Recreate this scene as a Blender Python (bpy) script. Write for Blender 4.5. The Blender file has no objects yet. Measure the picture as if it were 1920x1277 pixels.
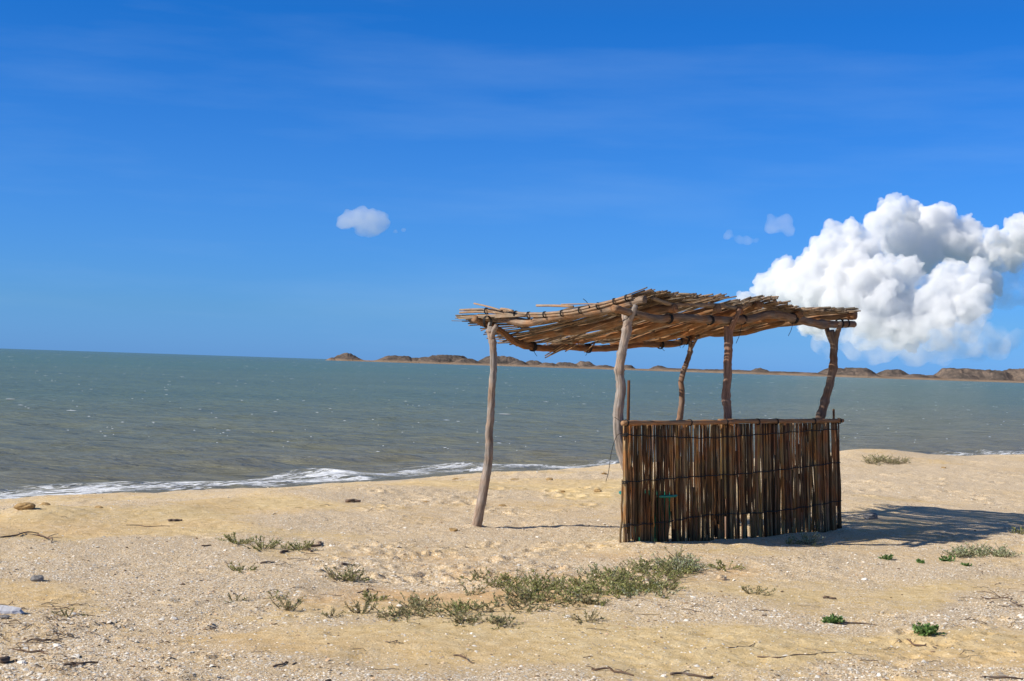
import bpy, math, random
import numpy as np
from mathutils import Vector, Matrix
random.seed(7); rng = np.random.default_rng(7)
C = bpy.context.scene
COL = C.collection
R = math.radians

# ---------------------------------------------------------------- camera
FPX = 2750.0; EYE = 1.65; SEA = -0.8
pitch = math.atan(46.0 / FPX); roll = math.atan(0.0325)
F = Vector((0, math.cos(pitch), math.sin(pitch)))
R0 = Vector((1, 0, 0)); U0 = Vector((0, -math.sin(pitch), math.cos(pitch)))
RT = R0 * math.cos(roll) + U0 * math.sin(roll)
UP = -R0 * math.sin(roll) + U0 * math.cos(roll)
camd = bpy.data.cameras.new('camera'); cam = bpy.data.objects.new('camera', camd); COL.objects.link(cam)
m = Matrix.Identity(4)
for i in range(3):
    m[i][0] = RT[i]; m[i][1] = UP[i]; m[i][2] = -F[i]
m[2][3] = EYE
cam.matrix_world = m
camd.sensor_width = 36; camd.lens = 36 * FPX / 1920
camd.clip_start = 0.1; camd.clip_end = 200000
C.camera = cam

def W(px, py, D):            # world point at distance D (along +Y) seen at a photo pixel
    d = F + RT * ((px - 960) / FPX) + UP * ((638.5 - py) / FPX)
    return Vector((0, 0, EYE)) + d * (D / d.y)
def G(px, py, z=0.0):        # point of the level z seen at a photo pixel
    d = F + RT * ((px - 960) / FPX) + UP * ((638.5 - py) / FPX)
    t = (z - EYE) / d.z
    return Vector((d.x * t, d.y * t, z))

# ---------------------------------------------------------------- sky, sun, exposure
SUN_EL = R(34); SUN_DIR = R(20)        # light travels towards +X turned 20 degrees away from the camera
travel = Vector((math.cos(SUN_DIR) * math.cos(SUN_EL), math.sin(SUN_DIR) * math.cos(SUN_EL), -math.sin(SUN_EL)))
world = bpy.data.worlds.new('World'); C.world = world; world.use_nodes = True
wn = world.node_tree.nodes; wl = world.node_tree.links
for n in list(wn): wn.remove(n)
wo = wn.new('ShaderNodeOutputWorld'); bg = wn.new('ShaderNodeBackground')
sky = wn.new('ShaderNodeTexSky'); sky.sky_type = 'NISHITA'; sky.sun_disc = False
sky.sun_elevation = SUN_EL; sky.sun_rotation = math.atan2(-travel.x, -travel.y)
sky.air_density = 1.0; sky.dust_density = 0.2; sky.ozone_density = 4.0
tc = wn.new('ShaderNodeTexCoord'); sep = wn.new('ShaderNodeSeparateXYZ')
wl.new(tc.outputs['Generated'], sep.inputs[0])
ramp = wn.new('ShaderNodeValToRGB')
wl.new(sep.outputs['Z'], ramp.inputs[0])
SKYRAMP = [(0.0, (0.34, 0.86, 2.35)), (0.033, (0.35, 0.84, 1.86)), (0.125, (0.28, 0.84, 1.78)), (0.23, (0.12, 0.78, 1.72)), (0.4, (0.5, 0.85, 1.25)), (1.0, (1.0, 0.95, 0.95))]
cr = ramp.color_ramp
while len(cr.elements) < len(SKYRAMP): cr.elements.new(0.5)
for e, (p, c) in zip(cr.elements, SKYRAMP): e.position = p; e.color = (*[v / 3 for v in c], 1)
mul = wn.new('ShaderNodeMixRGB'); mul.blend_type = 'MULTIPLY'; mul.inputs[0].default_value = 1
wl.new(sky.outputs[0], mul.inputs[1]); wl.new(ramp.outputs[0], mul.inputs[2])
scl = wn.new('ShaderNodeVectorMath'); scl.operation = 'SCALE'; scl.inputs['Scale'].default_value = 1.27
wl.new(mul.outputs[0], scl.inputs[0])
# thin high cirrus veil
mp = wn.new('ShaderNodeMapping'); mp.inputs['Scale'].default_value = (2.2, 1.0, 16.0); mp.inputs['Rotation'].default_value = (0, R(-8), 0)
wl.new(tc.outputs['Generated'], mp.inputs[0])
cn = wn.new('ShaderNodeTexNoise'); cn.inputs['Scale'].default_value = 1.6; cn.inputs['Detail'].default_value = 7; cn.inputs['Roughness'].default_value = .55
wl.new(mp.outputs[0], cn.inputs['Vector'])
crp = wn.new('ShaderNodeValToRGB'); crp.color_ramp.elements[0].position = .50; crp.color_ramp.elements[1].position = .85
crp.color_ramp.elements[0].color = (0, 0, 0, 1); crp.color_ramp.elements[1].color = (.11, .11, .11, 1)
wl.new(cn.outputs[0], crp.inputs[0])
veil = wn.new('ShaderNodeMixRGB'); veil.blend_type = 'MIX'; veil.inputs[2].default_value = (2.9, 4.0, 5.2, 1)
wl.new(crp.outputs[0], veil.inputs[0]); wl.new(scl.outputs[0], veil.inputs[1])
wl.new(veil.outputs[0], bg.inputs[0]); bg.inputs[1].default_value = 0.15
wl.new(bg.outputs[0], wo.inputs[0])
sd = bpy.data.lights.new('sun', 'SUN'); sd.energy = 5.0; sd.angle = R(0.53); sd.color = (1.0, 0.93, 0.82)
sun = bpy.data.objects.new('sun', sd); COL.objects.link(sun)
sun.rotation_euler = travel.to_track_quat('-Z', 'Y').to_euler()
C.view_settings.view_transform = 'Standard'; C.view_settings.look = 'None'
C.view_settings.exposure = 0.25; C.view_settings.gamma = 1.0
C.render.engine = 'CYCLES'
C.cycles.volume_bounces = 24; C.cycles.transparent_max_bounces = 16

# ---------------------------------------------------------------- helpers
def tag(o, label=None, cat=None, group=None, kind=None):
    if label: o['label'] = label
    if cat: o['category'] = cat
    if group: o['group'] = group
    if kind: o['kind'] = kind
    return o
def empty(name, loc, label, cat, group=None):
    o = bpy.data.objects.new(name, None); COL.objects.link(o); o.location = loc
    o.empty_display_size = .1
    return tag(o, label, cat, group)
class MB:                                # collects world-space geometry; build() makes ONE mesh object
    def __init__(s): s.v = []; s.f = []; s.uv = []; s.tint = []; s.n = 0
    def add(s, verts, faces, uvs=None, tint=None):
        verts = np.asarray(verts, dtype=float); k = len(verts)
        s.v.append(verts); s.f += [tuple(i + s.n for i in f) for f in faces]
        s.uv.append(np.asarray(uvs, dtype=float) if uvs is not None else verts[:, :2])
        t = np.ones((k, 3)) if tint is None else np.broadcast_to(np.asarray(tint, dtype=float), (k, 3))
        s.tint.append(t); s.n += k
    def build(s, name, mat, parent=None, smooth=True, origin=None):
        V = np.concatenate(s.v)
        org = np.array(origin if origin is not None else (0, 0, 0), dtype=float)
        if parent is not None and origin is None: org = np.array(parent.location if parent.parent is None else (parent.parent.location + parent.location))
        me = bpy.data.meshes.new(name); me.from_pydata((V - org).tolist(), [], s.f); me.update()
        uvs = np.concatenate(s.uv); li = np.zeros(len(me.loops), dtype=np.int32); me.loops.foreach_get('vertex_index', li)
        ul = me.uv_layers.new(name='UVMap'); ul.data.foreach_set('uv', uvs[li][:, :2].ravel())
        a = me.color_attributes.new('tint', 'FLOAT_COLOR', 'POINT')
        T = np.concatenate(s.tint); a.data.foreach_set('color', np.c_[T, np.ones(len(T))].ravel())
        me.materials.append(mat)
        if smooth: me.polygons.foreach_set('use_smooth', [True] * len(me.polygons))
        o = bpy.data.objects.new(name, me); COL.objects.link(o)
        if parent is not None: o.parent = parent
        else: o.location = org
        return o
def catmull(P, n):
    P = [np.array(p, dtype=float) for p in P]
    Q = [2 * P[0] - P[1]] + P + [2 * P[-1] - P[-2]]
    out = []
    for i in range(1, len(Q) - 2):
        for k in range(n):
            t = k / n
            a, b, c, d = Q[i - 1], Q[i], Q[i + 1], Q[i + 2]
            out.append(.5 * (2 * b + (c - a) * t + (2 * a - 5 * b + 4 * c - d) * t * t + (3 * b - a - 3 * c + d) * t ** 3))
    out.append(P[-1]); return np.array(out)
def tube(mb, P, rad, seg=10, sub=6, rough=0.06, tint=(1, 1, 1), smoothpath=True, knots=0, wob=0.0):
    """P: path points, rad: radius or list of radii (per control point)"""
    rad = np.atleast_1d(np.array(rad, dtype=float))
    path = catmull(P, sub) if smoothpath and len(P) > 1 else np.array([list(p) for p in P], dtype=float)
    n = len(path); rr = np.interp(np.linspace(0, 1, n), np.linspace(0, 1, len(rad)), rad) if len(rad) > 1 else np.full(n, rad[0])
    if wob: path = path + np.cumsum(rng.normal(0, wob, (n, 3)), 0) * np.sin(np.linspace(0, math.pi, n))[:, None]
    for _ in range(knots):
        k = rng.integers(1, n - 1); w = np.exp(-((np.arange(n) - k) / 1.1) ** 2); rr = rr * (1 + .22 * w)
    tg = np.gradient(path, axis=0); tg /= np.linalg.norm(tg, axis=1)[:, None] + 1e-12
    ref = np.array([0, 0, 1.0]) if abs(tg[0][2]) < .8 else np.array([1.0, 0, 0])
    u = np.cross(tg[0], ref); u /= np.linalg.norm(u)
    ph = rng.uniform(0, 6.28, 3); V = []; UV = []; L = 0
    for i in range(n):
        u = u - tg[i] * np.dot(u, tg[i]); u /= np.linalg.norm(u); w = np.cross(tg[i], u)
        if i: L += np.linalg.norm(path[i] - path[i - 1])
        for k in range(seg):
            a = 2 * math.pi * k / seg
            r = rr[i] * (1 + rough * (math.sin(2 * a + ph[0] + L * 3) + .6 * math.sin(3 * a + ph[1] - L * 7)) + rough * .8 * rng.normal())
            V.append(path[i] + r * (math.cos(a) * u + math.sin(a) * w)); UV.append((k / seg * .3 + ph[2], L + ph[2] * 7))
    Fc = []
    for i in range(n - 1):
        for k in range(seg):
            k2 = (k + 1) % seg
            Fc.append((i * seg + k, i * seg + k2, (i + 1) * seg + k2, (i + 1) * seg + k))
    V.append(path[0]); V.append(path[-1]); UV += [(ph[2], ph[2] * 7), (ph[2] + .1, ph[2] * 7 + L)]
    a0 = n * seg; a1 = a0 + 1
    for k in range(seg):
        k2 = (k + 1) % seg
        Fc.append((a0, k2, k)); Fc.append((a1, (n - 1) * seg + k, (n - 1) * seg + k2))
    mb.add(V, Fc, UV, tint)
    return path

# vectorised value noise
def _h(ix, iy, s):
    n = (ix.astype(np.int64) * 374761393 + iy.astype(np.int64) * 668265263 + s * 1442695041) & 0xFFFFFFFF
    n = ((n ^ (n >> 13)) * 1274126177) & 0xFFFFFFFF
    n = (n ^ (n >> 16)) & 0xFFFFFFFF
    return n / 4294967295.0
def vn(x, y, s=0):
    ix = np.floor(x); iy = np.floor(y); fx = x - ix; fy = y - iy
    fx = fx * fx * fx * (fx * (fx * 6 - 15) + 10); fy = fy * fy * fy * (fy * (fy * 6 - 15) + 10)
    a = _h(ix, iy, s); b = _h(ix + 1, iy, s); c = _h(ix, iy + 1, s); d = _h(ix + 1, iy + 1, s)
    return (a + (b - a) * fx) * (1 - fy) + (c + (d - c) * fx) * fy
def fbm(x, y, o=4, s=0, g=.5):
    t = 0; a = 1; A = 0
    for i in range(o):
        t = t + a * vn(x * 2 ** i * 1.03 + 17.3 * i, y * 2 ** i - 9.1 * i, s + i); A += a; a *= g
    return t / A
def sst(a, b, x):
    t = np.clip((x - a) / (b - a), 0, 1); return t * t * (3 - 2 * t)

# material helpers
def newmat(name):
    mt = bpy.data.materials.new(name); mt.use_nodes = True
    nt = mt.node_tree; b = nt.nodes['Principled BSDF']
    return mt, nt.nodes, nt.links, b
def N(nodes, kind, **kw):
    n = nodes.new(kind)
    for k, v in kw.items():
        if k in n.inputs: n.inputs[k].default_value = v
        else: setattr(n, k, v)
    return n
def rampn(nodes, stops):
    n = nodes.new('ShaderNodeValToRGB'); e = n.color_ramp.elements
    while len(e) < len(stops): e.new(.5)
    for el, (p, c) in zip(e, stops): el.position = p; el.color = (*c, 1) if len(c) == 3 else c
    return n

def wood_mat(name, dark, mid, light, scale=(40, 5), bump=.35, patch=None):
    mt, n, l, b = newmat(name)
    uv = N(n, 'ShaderNodeUVMap'); mp = N(n, 'ShaderNodeMapping'); mp.inputs['Scale'].default_value = (scale[0], scale[1], 1)
    l.new(uv.outputs[0], mp.inputs[0])
    no = N(n, 'ShaderNodeTexNoise', Scale=1.0, Detail=6.0, Roughness=.65); l.new(mp.outputs[0], no.inputs['Vector'])
    rp = rampn(n, [(.28, dark), (.5, mid), (.72, light)]); l.new(no.outputs[0], rp.inputs[0])
    no2 = N(n, 'ShaderNodeTexNoise', Scale=6.0, Detail=3.0); tcn = N(n, 'ShaderNodeTexCoord'); l.new(tcn.outputs['Object'], no2.inputs['Vector'])
    pr = rampn(n, [(.42, (0, 0, 0)), (.62, (1, 1, 1))]); l.new(no2.outputs[0], pr.inputs[0])
    mx = N(n, 'ShaderNodeMixRGB'); mx.blend_type = 'MIX'
    l.new(pr.outputs[0], mx.inputs[0]); l.new(rp.outputs[0], mx.inputs[1])
    pm = N(n, 'ShaderNodeMixRGB'); pm.blend_type = 'MULTIPLY'; pm.inputs[0].default_value = 1; pm.inputs[2].default_value = (*(patch or (1.15, .95, .8)), 1)
    l.new(rp.outputs[0], pm.inputs[1]); l.new(pm.outputs[0], mx.inputs[2])
    at = N(n, 'ShaderNodeAttribute'); at.attribute_name = 'tint'
    mu = N(n, 'ShaderNodeMixRGB'); mu.blend_type = 'MULTIPLY'; mu.inputs[0].default_value = 1
    l.new(mx.outputs[0], mu.inputs[1]); l.new(at.outputs['Color'], mu.inputs[2]); l.new(mu.outputs[0], b.inputs['Base Color'])
    b.inputs['Roughness'].default_value = .8; b.inputs['Specular IOR Level'].default_value = .25
    bp = N(n, 'ShaderNodeBump', Strength=bump, Distance=.006); l.new(no.outputs[0], bp.inputs['Height']); l.new(bp.outputs[0], b.inputs['Normal'])
    return mt
M_post = wood_mat('weathered_wood', (.07, .058, .048), (.25, .215, .185), (.42, .38, .34), (45, 5), .9)
M_beam = wood_mat('beam_wood', (.06, .04, .027), (.225, .16, .11), (.39, .315, .24), (45, 5), .9, (1.2, .9, .65))
M_stick = wood_mat('stick_wood', (.075, .056, .04), (.26, .212, .165), (.52, .465, .40), (60, 12), .4)
M_reed = wood_mat('reed_wood', (.04, .022, .010), (.25, .158, .07), (.46, .335, .18), (50, 6), .7, (1.25, .85, .6))
M_rail = wood_mat('rail_wood', (.16, .09, .045), (.36, .22, .12), (.50, .34, .20), (50, 7), .5)
M_drift = wood_mat('driftwood', (.05, .04, .035), (.14, .105, .08), (.26, .21, .17), (40, 8), .6)
M_pale = wood_mat('bleached_wood', (.35, .34, .34), (.55, .54, .55), (.7, .7, .7), (40, 8), .5, (.95, .97, 1))
def plain(name, col, rough=.6, var=.25, sc=20, spec=.3):
    mt, n, l, b = newmat(name)
    tcn = N(n, 'ShaderNodeTexCoord'); no = N(n, 'ShaderNodeTexNoise', Scale=float(sc), Detail=4.0); l.new(tcn.outputs['Object'], no.inputs['Vector'])
    rp = rampn(n, [(.3, tuple(c * (1 - var) for c in col)), (.7, tuple(min(1, c * (1 + var)) for c in col))]); l.new(no.outputs[0], rp.inputs[0])
    at = N(n, 'ShaderNodeAttribute'); at.attribute_name = 'tint'
    mu = N(n, 'ShaderNodeMixRGB'); mu.blend_type = 'MULTIPLY'; mu.inputs[0].default_value = 1
    l.new(rp.outputs[0], mu.inputs[1]); l.new(at.outputs['Color'], mu.inputs[2]); l.new(mu.outputs[0], b.inputs['Base Color'])
    b.inputs['Roughness'].default_value = rough; b.inputs['Specular IOR Level'].default_value = spec
    bp = N(n, 'ShaderNodeBump', Strength=.4, Distance=.01); l.new(no.outputs[0], bp.inputs['Height']); l.new(bp.outputs[0], b.inputs['Normal'])
    return mt
M_cord = plain('black_cord', (.018, .016, .015), .7)
M_green = plain('green_plastic', (.01, .20, .13), .35, .08, 8, .5)
M_stone = plain('grey_stone', (.20, .19, .18), .85, .35, 30)
M_tan = plain('tan_stone', (.50, .38, .24), .85, .25, 30)
M_clod = plain('sand_clod', (.36, .24, .11), .95, .3, 30, .1)
M_shell = plain('shell_chalk', (.80, .745, .65), .6, .12, 60)
M_leaf = None
def leafmat():
    mt, n, l, b = newmat('leaf')
    at = N(n, 'ShaderNodeAttribute'); at.attribute_name = 'tint'
    l.new(at.outputs['Color'], b.inputs['Base Color']); b.inputs['Roughness'].default_value = .55
    tr = N(n, 'ShaderNodeBsdfTranslucent'); l.new(at.outputs['Color'], tr.inputs['Color'])
    mx = N(n, 'ShaderNodeMixShader'); mx.inputs[0].default_value = .25
    out = n['Material Output']; l.new(b.outputs[0], mx.inputs[1]); l.new(tr.outputs[0], mx.inputs[2]); l.new(mx.outputs[0], out.inputs[0])
    return mt
M_leaf = leafmat()

# ---------------------------------------------------------------- beach
CREST = np.array([(-60, -60), (-14, -4), (-7.5, 8.5), (-5.0, 14.3), (-4.05, 17.7), (-2.55, 19.6), (-.48, 21.9), (1.8, 24.7), (4.2, 28.2), (7.1, 31.0), (11.8, 33.9), (20, 42), (60, 85), (400, 420)], dtype=float)
def sdist(x, y):             # signed distance past the crest of the beach, + towards the sea
    best = np.full(np.shape(x), 1e9); sg = np.ones(np.shape(x))
    for a, b in zip(CREST[:-1], CREST[1:]):
        d = b - a; L = d @ d
        t = np.clip(((x - a[0]) * d[0] + (y - a[1]) * d[1]) / L, 0, 1)
        ex = x - a[0] - t * d[0]; ey = y - a[1] - t * d[1]; q = np.hypot(ex, ey)
        cr_ = d[0] * (y - a[1]) - d[1] * (x - a[0])
        up = q < best; best = np.where(up, q, best); sg = np.where(up, np.sign(cr_), sg)
    return best * sg
def ell(x, y, px, py, rx, ry, soft=.6):       # soft ellipse on the ground centred where the photo shows a patch (metres)
    g = G(px, py); d = np.hypot((x - g.x) / rx, (y - g.y) / ry)
    return 1 - sst(1 - soft, 1 + soft * .6, d)
PRINTS = []
for _ in range(150):
    g = G(rng.uniform(600, 1230), rng.uniform(1015, 1092)); PRINTS.append((g.x, g.y, rng.uniform(.06, .12), rng.uniform(.010, .030), rng.uniform(0, 3.14)))
for _ in range(60):
    g = G(rng.uniform(1330, 1900), rng.uniform(885, 940)); PRINTS.append((g.x, g.y, rng.uniform(.12, .2), rng.uniform(.015, .035), rng.uniform(0, 3.14)))
for _ in range(45):
    g = G(rng.uniform(700, 1160), rng.uniform(915, 960)); PRINTS.append((g.x, g.y, rng.uniform(.1, .18), rng.uniform(.01, .03), rng.uniform(0, 3.14)))
for _ in range(55):
    g = G(rng.uniform(1600, 1900), rng.uniform(1150, 1275)); PRINTS.append((g.x, g.y, rng.uniform(.04, .1), rng.uniform(.006, .02), rng.uniform(0, 3.14)))
for _ in range(60):
    g = G(rng.uniform(0, 420), rng.uniform(1110, 1277)); PRINTS.append((g.x, g.y, rng.uniform(.04, .1), rng.uniform(.006, .022), rng.uniform(0, 3.14)))
PRINTS = np.array(PRINTS)
def height(x, y):
    x = np.asarray(x, float); y = np.asarray(y, float)
    s = sdist(x, y) + .9 + (fbm(x * .35, y * .35, 3, 5) - .5) * 1.6
    z = -0.118 * (np.sqrt(np.maximum(s, 0) ** 2 + .25) - .5) * np.where(s > 0, 1, 0)
    z = np.maximum(z, -3.0)
    fade = 1 / (1 + (np.hypot(x, y - 12) / 60) ** 2)
    z = z + fade * ((fbm(x * .45 + 3, y * .45, 2, 11) - .5) * .10 + (fbm(x * 1.7, y * 1.7, 3, 21) - .5) * .045)
    rid = fbm(x * 6 + 2, y * 6, 3, 31)
    rough = .25 + .75 * sst(.45, .62, fbm(x * .8, y * .8, 2, 41))
    z = z + fade * rough * ((rid - .5) * .028 + (vn(x * 25, y * 25, 51) - .5) * .012)
    # low hump with grass at the crest on the right, ledge of sand on the left
    g = G(1640, 858); z = z + .16 * np.exp(-(((x - g.x) / 1.4) ** 2 + ((y - g.y) / 1.2) ** 2))
    g = G(70, 965); z = z + .07 * np.exp(-(((x - g.x) / .5) ** 2 + ((y - g.y) / .5) ** 2))
    for (a_, b_, w_) in [(890, 982, .13), (1170, 1022, .12), (1577, 988, .15)]:
        g = G(a_, b_); z = z + .028 * np.exp(-(((x - g.x) / w_) ** 2 + ((y - g.y) / w_) ** 2))
    g = G(1190, 1130); z = z + .05 * np.exp(-(((x - g.x) / 1.5) ** 2 + ((y - g.y) / .7) ** 2))
    return z
def prints(x, y, z):
    for px, py, r, dep, a in PRINTS:
        m_ = (np.abs(x - px) < 3 * r) & (np.abs(y - py) < 3 * r)
        if not m_.any(): continue
        dx = x[m_] - px; dy = y[m_] - py; c, s = math.cos(a), math.sin(a)
        d2 = ((dx * c + dy * s) / r) ** 2 + ((-dx * s + dy * c) / (r * .55)) ** 2
        z[m_] += -dep * np.exp(-d2 * 1.6) + dep * .7 * np.exp(-((np.sqrt(d2) - 1.25) / .35) ** 2)
    return z
def hz(x, y):
    a = np.array([float(x)]); b = np.array([float(y)]); return float(prints(a, b, height(a, b))[0])
def ground_at(px, py):       # point of the beach seen at a photo pixel
    z = 0.0
    for _ in range(4):
        g = G(px, py, z); z = hz(g.x, g.y)
    return Vector((g.x, g.y, z))
def gravel(x, y):
    w1 = (fbm(x * .9, y * .9, 4, 61) - .5) * 1.2
    wx = (fbm(x * .7, y * .7, 3, 62) - .5) * 2.6; wy = (fbm(x * .7 + 40, y * .7, 3, 63) - .5) * 2.6; x = x + wx; y = y + wy
    v = .68 + w1
    for (px, py, rx, ry, k) in [(150, 990, 2.2, 1.5, .8), (330, 940, 1.8, 1.3, .9), (1050, 912, 2.4, 1.5, .9), (900, 1235, 1.6, .7, .55), (1500, 1210, 1.7, .9, .7), (1800, 1230, 1.2, .8, .8),
                                (820, 1120, 1.1, .8, .5), (1450, 1110, 1.4, .5, .35), (1680, 1120, 1.2, .6, .4), (500, 1200, .8, .4, .3), (100, 1150, .7, .5, .3), (560, 1030, .8, .3, .4), (1240, 1080, 1.0, .4, .3)]:
        v = v - .85 * k * ell(x, y, px, py, rx, ry)
    for (px, py, rx, ry, k) in [(500, 1050, 1.6, .9, .4), (1140, 890, 2.0, .7, .8), (1760, 900, 4.0, 3.0, .35), (250, 1090, 1.4, .8, .35), (560, 965, 1.6, 1.1, .4), (330, 1180, .9, .35, .3), (1700, 1075, 1.5, .5, .3)]:
        v = v + k * ell(x, y, px, py, rx, ry)
    return np.clip(v, 0, 1)
def orange(x, y):
    v = (fbm(x * .6 + 9, y * .6, 3, 71) - .5) * .8 + .1
    for (px, py, rx, ry, k) in [(800, 1100, 1.6, .9, .8), (1000, 1060, 1.6, .7, .5), (1350, 1060, 1.5, .7, .5), (1700, 1040, 1.5, .6, .4), (60, 1260, .7, .3, .8), (1860, 880, 3, 2, .4), (900, 950, 2, 1.5, .3)]:
        v = v + k * ell(x, y, px, py, rx, ry)
    return np.clip(v, 0, 1)

def axis(segs):              # [(start, end, step)...] with growing ends
    out = [segs[0][0]]
    for a, b, st in segs:
        n = max(1, round((b - a) / st)); out += list(a + (b - a) * (np.arange(n) + 1) / n)
    return np.array(out)
def grow(start, end, step, k=1.12):
    o = []; v = start
    while abs(v - start) < abs(end - start):
        step *= k; v += step * (1 if end > start else -1); o.append(v)
    return o
xs = np.array(grow(-6.5, -6000, .045, 1.15)[::-1] + list(axis([(-6.5, -3.2, .045), (-3.2, 5.2, .028), (5.2, 13, .045)])) + grow(13, 6000, .045, 1.15))
ys = np.array(grow(7.2, -3000, .05, 1.2)[::-1] + list(axis([(7.2, 14, .024), (14, 22, .035), (22, 36, .06)])) + grow(36, 9000, .06, 1.15))
def grid_obj(name, xs, ys, zf, mat, attrs=None):
    X, Y = np.meshgrid(xs, ys); x = X.ravel(); y = Y.ravel(); z = zf(x, y)
    nx, ny = len(xs), len(ys); me = bpy.data.meshes.new(name)
    me.vertices.add(nx * ny); me.vertices.foreach_set('co', np.c_[x, y, z].ravel())
    i, j = np.meshgrid(np.arange(nx - 1), np.arange(ny - 1)); k = (j * nx + i).ravel()
    q = np.c_[k, k + 1, k + nx + 1, k + nx].astype(np.int32)
    me.loops.add(q.size); me.loops.foreach_set('vertex_index', q.ravel())
    me.polygons.add(len(q)); me.polygons.foreach_set('loop_start', np.arange(len(q), dtype=np.int32) * 4)
    me.polygons.foreach_set('use_smooth', np.ones(len(q), dtype=bool)); me.update(calc_edges=True); me.validate()
    for an, v in (attrs or {}).items():
        a = me.attributes.new(an, 'FLOAT', 'POINT'); a.data.foreach_set('value', v(x, y, z).astype(np.float32))
    me.materials.append(mat); o = bpy.data.objects.new(name, me); COL.objects.link(o); return o

def sandmat():
    mt, n, l, b = newmat('sand')
    tcn = N(n, 'ShaderNodeTexCoord'); P = tcn.outputs['Object']
    ag = N(n, 'ShaderNodeAttribute'); ag.attribute_name = 'gravel'; ao = N(n, 'ShaderNodeAttribute'); ao.attribute_name = 'orange'
    aw = N(n, 'ShaderNodeAttribute'); aw.attribute_name = 'wet'
    nz = N(n, 'ShaderNodeTexNoise', Scale=9.0, Detail=8.0, Roughness=.7); l.new(P, nz.inputs['Vector'])
    fine = N(n, 'ShaderNodeTexNoise', Scale=70.0, Detail=5.0, Roughness=.85); l.new(P, fine.inputs['Vector'])
    A = rampn(n, [(.3, (.58, .405, .165)), (.5, (.725, .545, .285)), (.7, (.82, .66, .39))]); l.new(nz.outputs[0], A.inputs[0])
    B = rampn(n, [(.35, (.37, .25, .13)), (.5, (.68, .515, .31)), (.65, (.87, .73, .52))]); l.new(fine.outputs[0], B.inputs[0])
    O = rampn(n, [(.3, (.56, .34, .16)), (.7, (.76, .50, .265))]); l.new(nz.outputs[0], O.inputs[0])
    # gravel mask, broken up by noise
    ad = N(n, 'ShaderNodeMath', operation='ADD'); mu = N(n, 'ShaderNodeMath', operation='MULTIPLY'); mu.inputs[1].default_value = 1.5
    l.new(nz.outputs[0], mu.inputs[0]); l.new(mu.outputs[0], ad.inputs[0]); l.new(ag.outputs['Fac'], ad.inputs[1])
    sb_ = N(n, 'ShaderNodeMath', operation='SUBTRACT'); sb_.inputs[1].default_value = .5; l.new(ad.outputs[0], sb_.inputs[0])
    mr = rampn(n, [(.40, (0, 0, 0)), (1.0, (1, 1, 1))]); l.new(sb_.outputs[0], mr.inputs[0])
    om = N(n, 'ShaderNodeMixRGB'); l.new(ao.outputs['Fac'], om.inputs[0]); l.new(A.outputs[0], om.inputs[1]); l.new(O.outputs[0], om.inputs[2])
    gm = N(n, 'ShaderNodeMixRGB'); l.new(mr.outputs[0], gm.inputs[0]); l.new(om.outputs[0], gm.inputs[1]); l.new(B.outputs[0], gm.inputs[2])
    # broken shell bits: two voronoi speckle layers, white and dark
    prev = gm.outputs[0]
    for sc, th, lo, col, amt in [(34, .30, .0, (.92, .85, .74), .8), (62, .36, .0, (.90, .81, .68), .8), (30, .22, .0, (.26, .18, .11), .8), (75, .34, .0, (.30, .22, .14), .7)]:
        vo = N(n, 'ShaderNodeTexVoronoi', Scale=float(sc)); vo.feature = 'F1'; l.new(P, vo.inputs['Vector'])
        rr_ = rampn(n, [(th * .6, (1, 1, 1)), (th, (0, 0, 0))]); l.new(vo.outputs['Distance'], rr_.inputs[0])
        sc_ = N(n, 'ShaderNodeSeparateColor'); l.new(vo.outputs['Color'], sc_.inputs[0])
        gt = N(n, 'ShaderNodeMath', operation='MULTIPLY_ADD'); gt.inputs[1].default_value = 1.0; gt.inputs[2].default_value = -.55 if col[0] > .5 else -.3
        l.new(mr.outputs[0], gt.inputs[0])
        cmpn = N(n, 'ShaderNodeMath', operation='ADD'); l.new(gt.outputs[0], cmpn.inputs[0]); l.new(sc_.outputs[0], cmpn.inputs[1])
        st = rampn(n, [(.42, (0, 0, 0)), (.6, (1, 1, 1))]); l.new(cmpn.outputs[0], st.inputs[0])
        mm = N(n, 'ShaderNodeMath', operation='MULTIPLY'); l.new(rr_.outputs[0], mm.inputs[0]); l.new(st.outputs[0], mm.inputs[1])
        m2 = N(n, 'ShaderNodeMath', operation='MULTIPLY'); l.new(mm.outputs[0], m2.inputs[0]); m2.inputs[1].default_value = amt
        x_ = N(n, 'ShaderNodeMixRGB'); l.new(m2.outputs[0], x_.inputs[0]); l.new(prev, x_.inputs[1]); x_.inputs[2].default_value = (*col, 1); prev = x_.outputs[0]
    wm = N(n, 'ShaderNodeMixRGB'); wm.blend_type = 'MULTIPLY'; wm.inputs[2].default_value = (.52, .50, .50, 1)
    l.new(aw.outputs['Fac'], wm.inputs[0]); l.new(prev, wm.inputs[1]); l.new(wm.outputs[0], b.inputs['Base Color'])
    ro = N(n, 'ShaderNodeMapRange'); ro.inputs['To Min'].default_value = .92; ro.inputs['To Max'].default_value = .45; l.new(aw.outputs['Fac'], ro.inputs['Value']); l.new(ro.outputs[0], b.inputs['Roughness'])
    b.inputs['Specular IOR Level'].default_value = .2
    b1 = N(n, 'ShaderNodeBump', Strength=.8, Distance=.035); l.new(nz.outputs[0], b1.inputs['Height'])
    b2 = N(n, 'ShaderNodeBump', Strength=.8, Distance=.008); l.new(fine.outputs[0], b2.inputs['Height']); l.new(b1.outputs[0], b2.inputs['Normal'])
    l.new(b2.outputs[0], b.inputs['Normal'])
    return mt
ground = grid_obj('beach_sand', xs, ys, lambda x, y: prints(x, y, height(x, y)), sandmat(),
    {'gravel': lambda x, y, z: gravel(x, y), 'orange': lambda x, y, z: orange(x, y), 'wet': lambda x, y, z: 1 - sst(SEA + .08, SEA + .24, z)})
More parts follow.
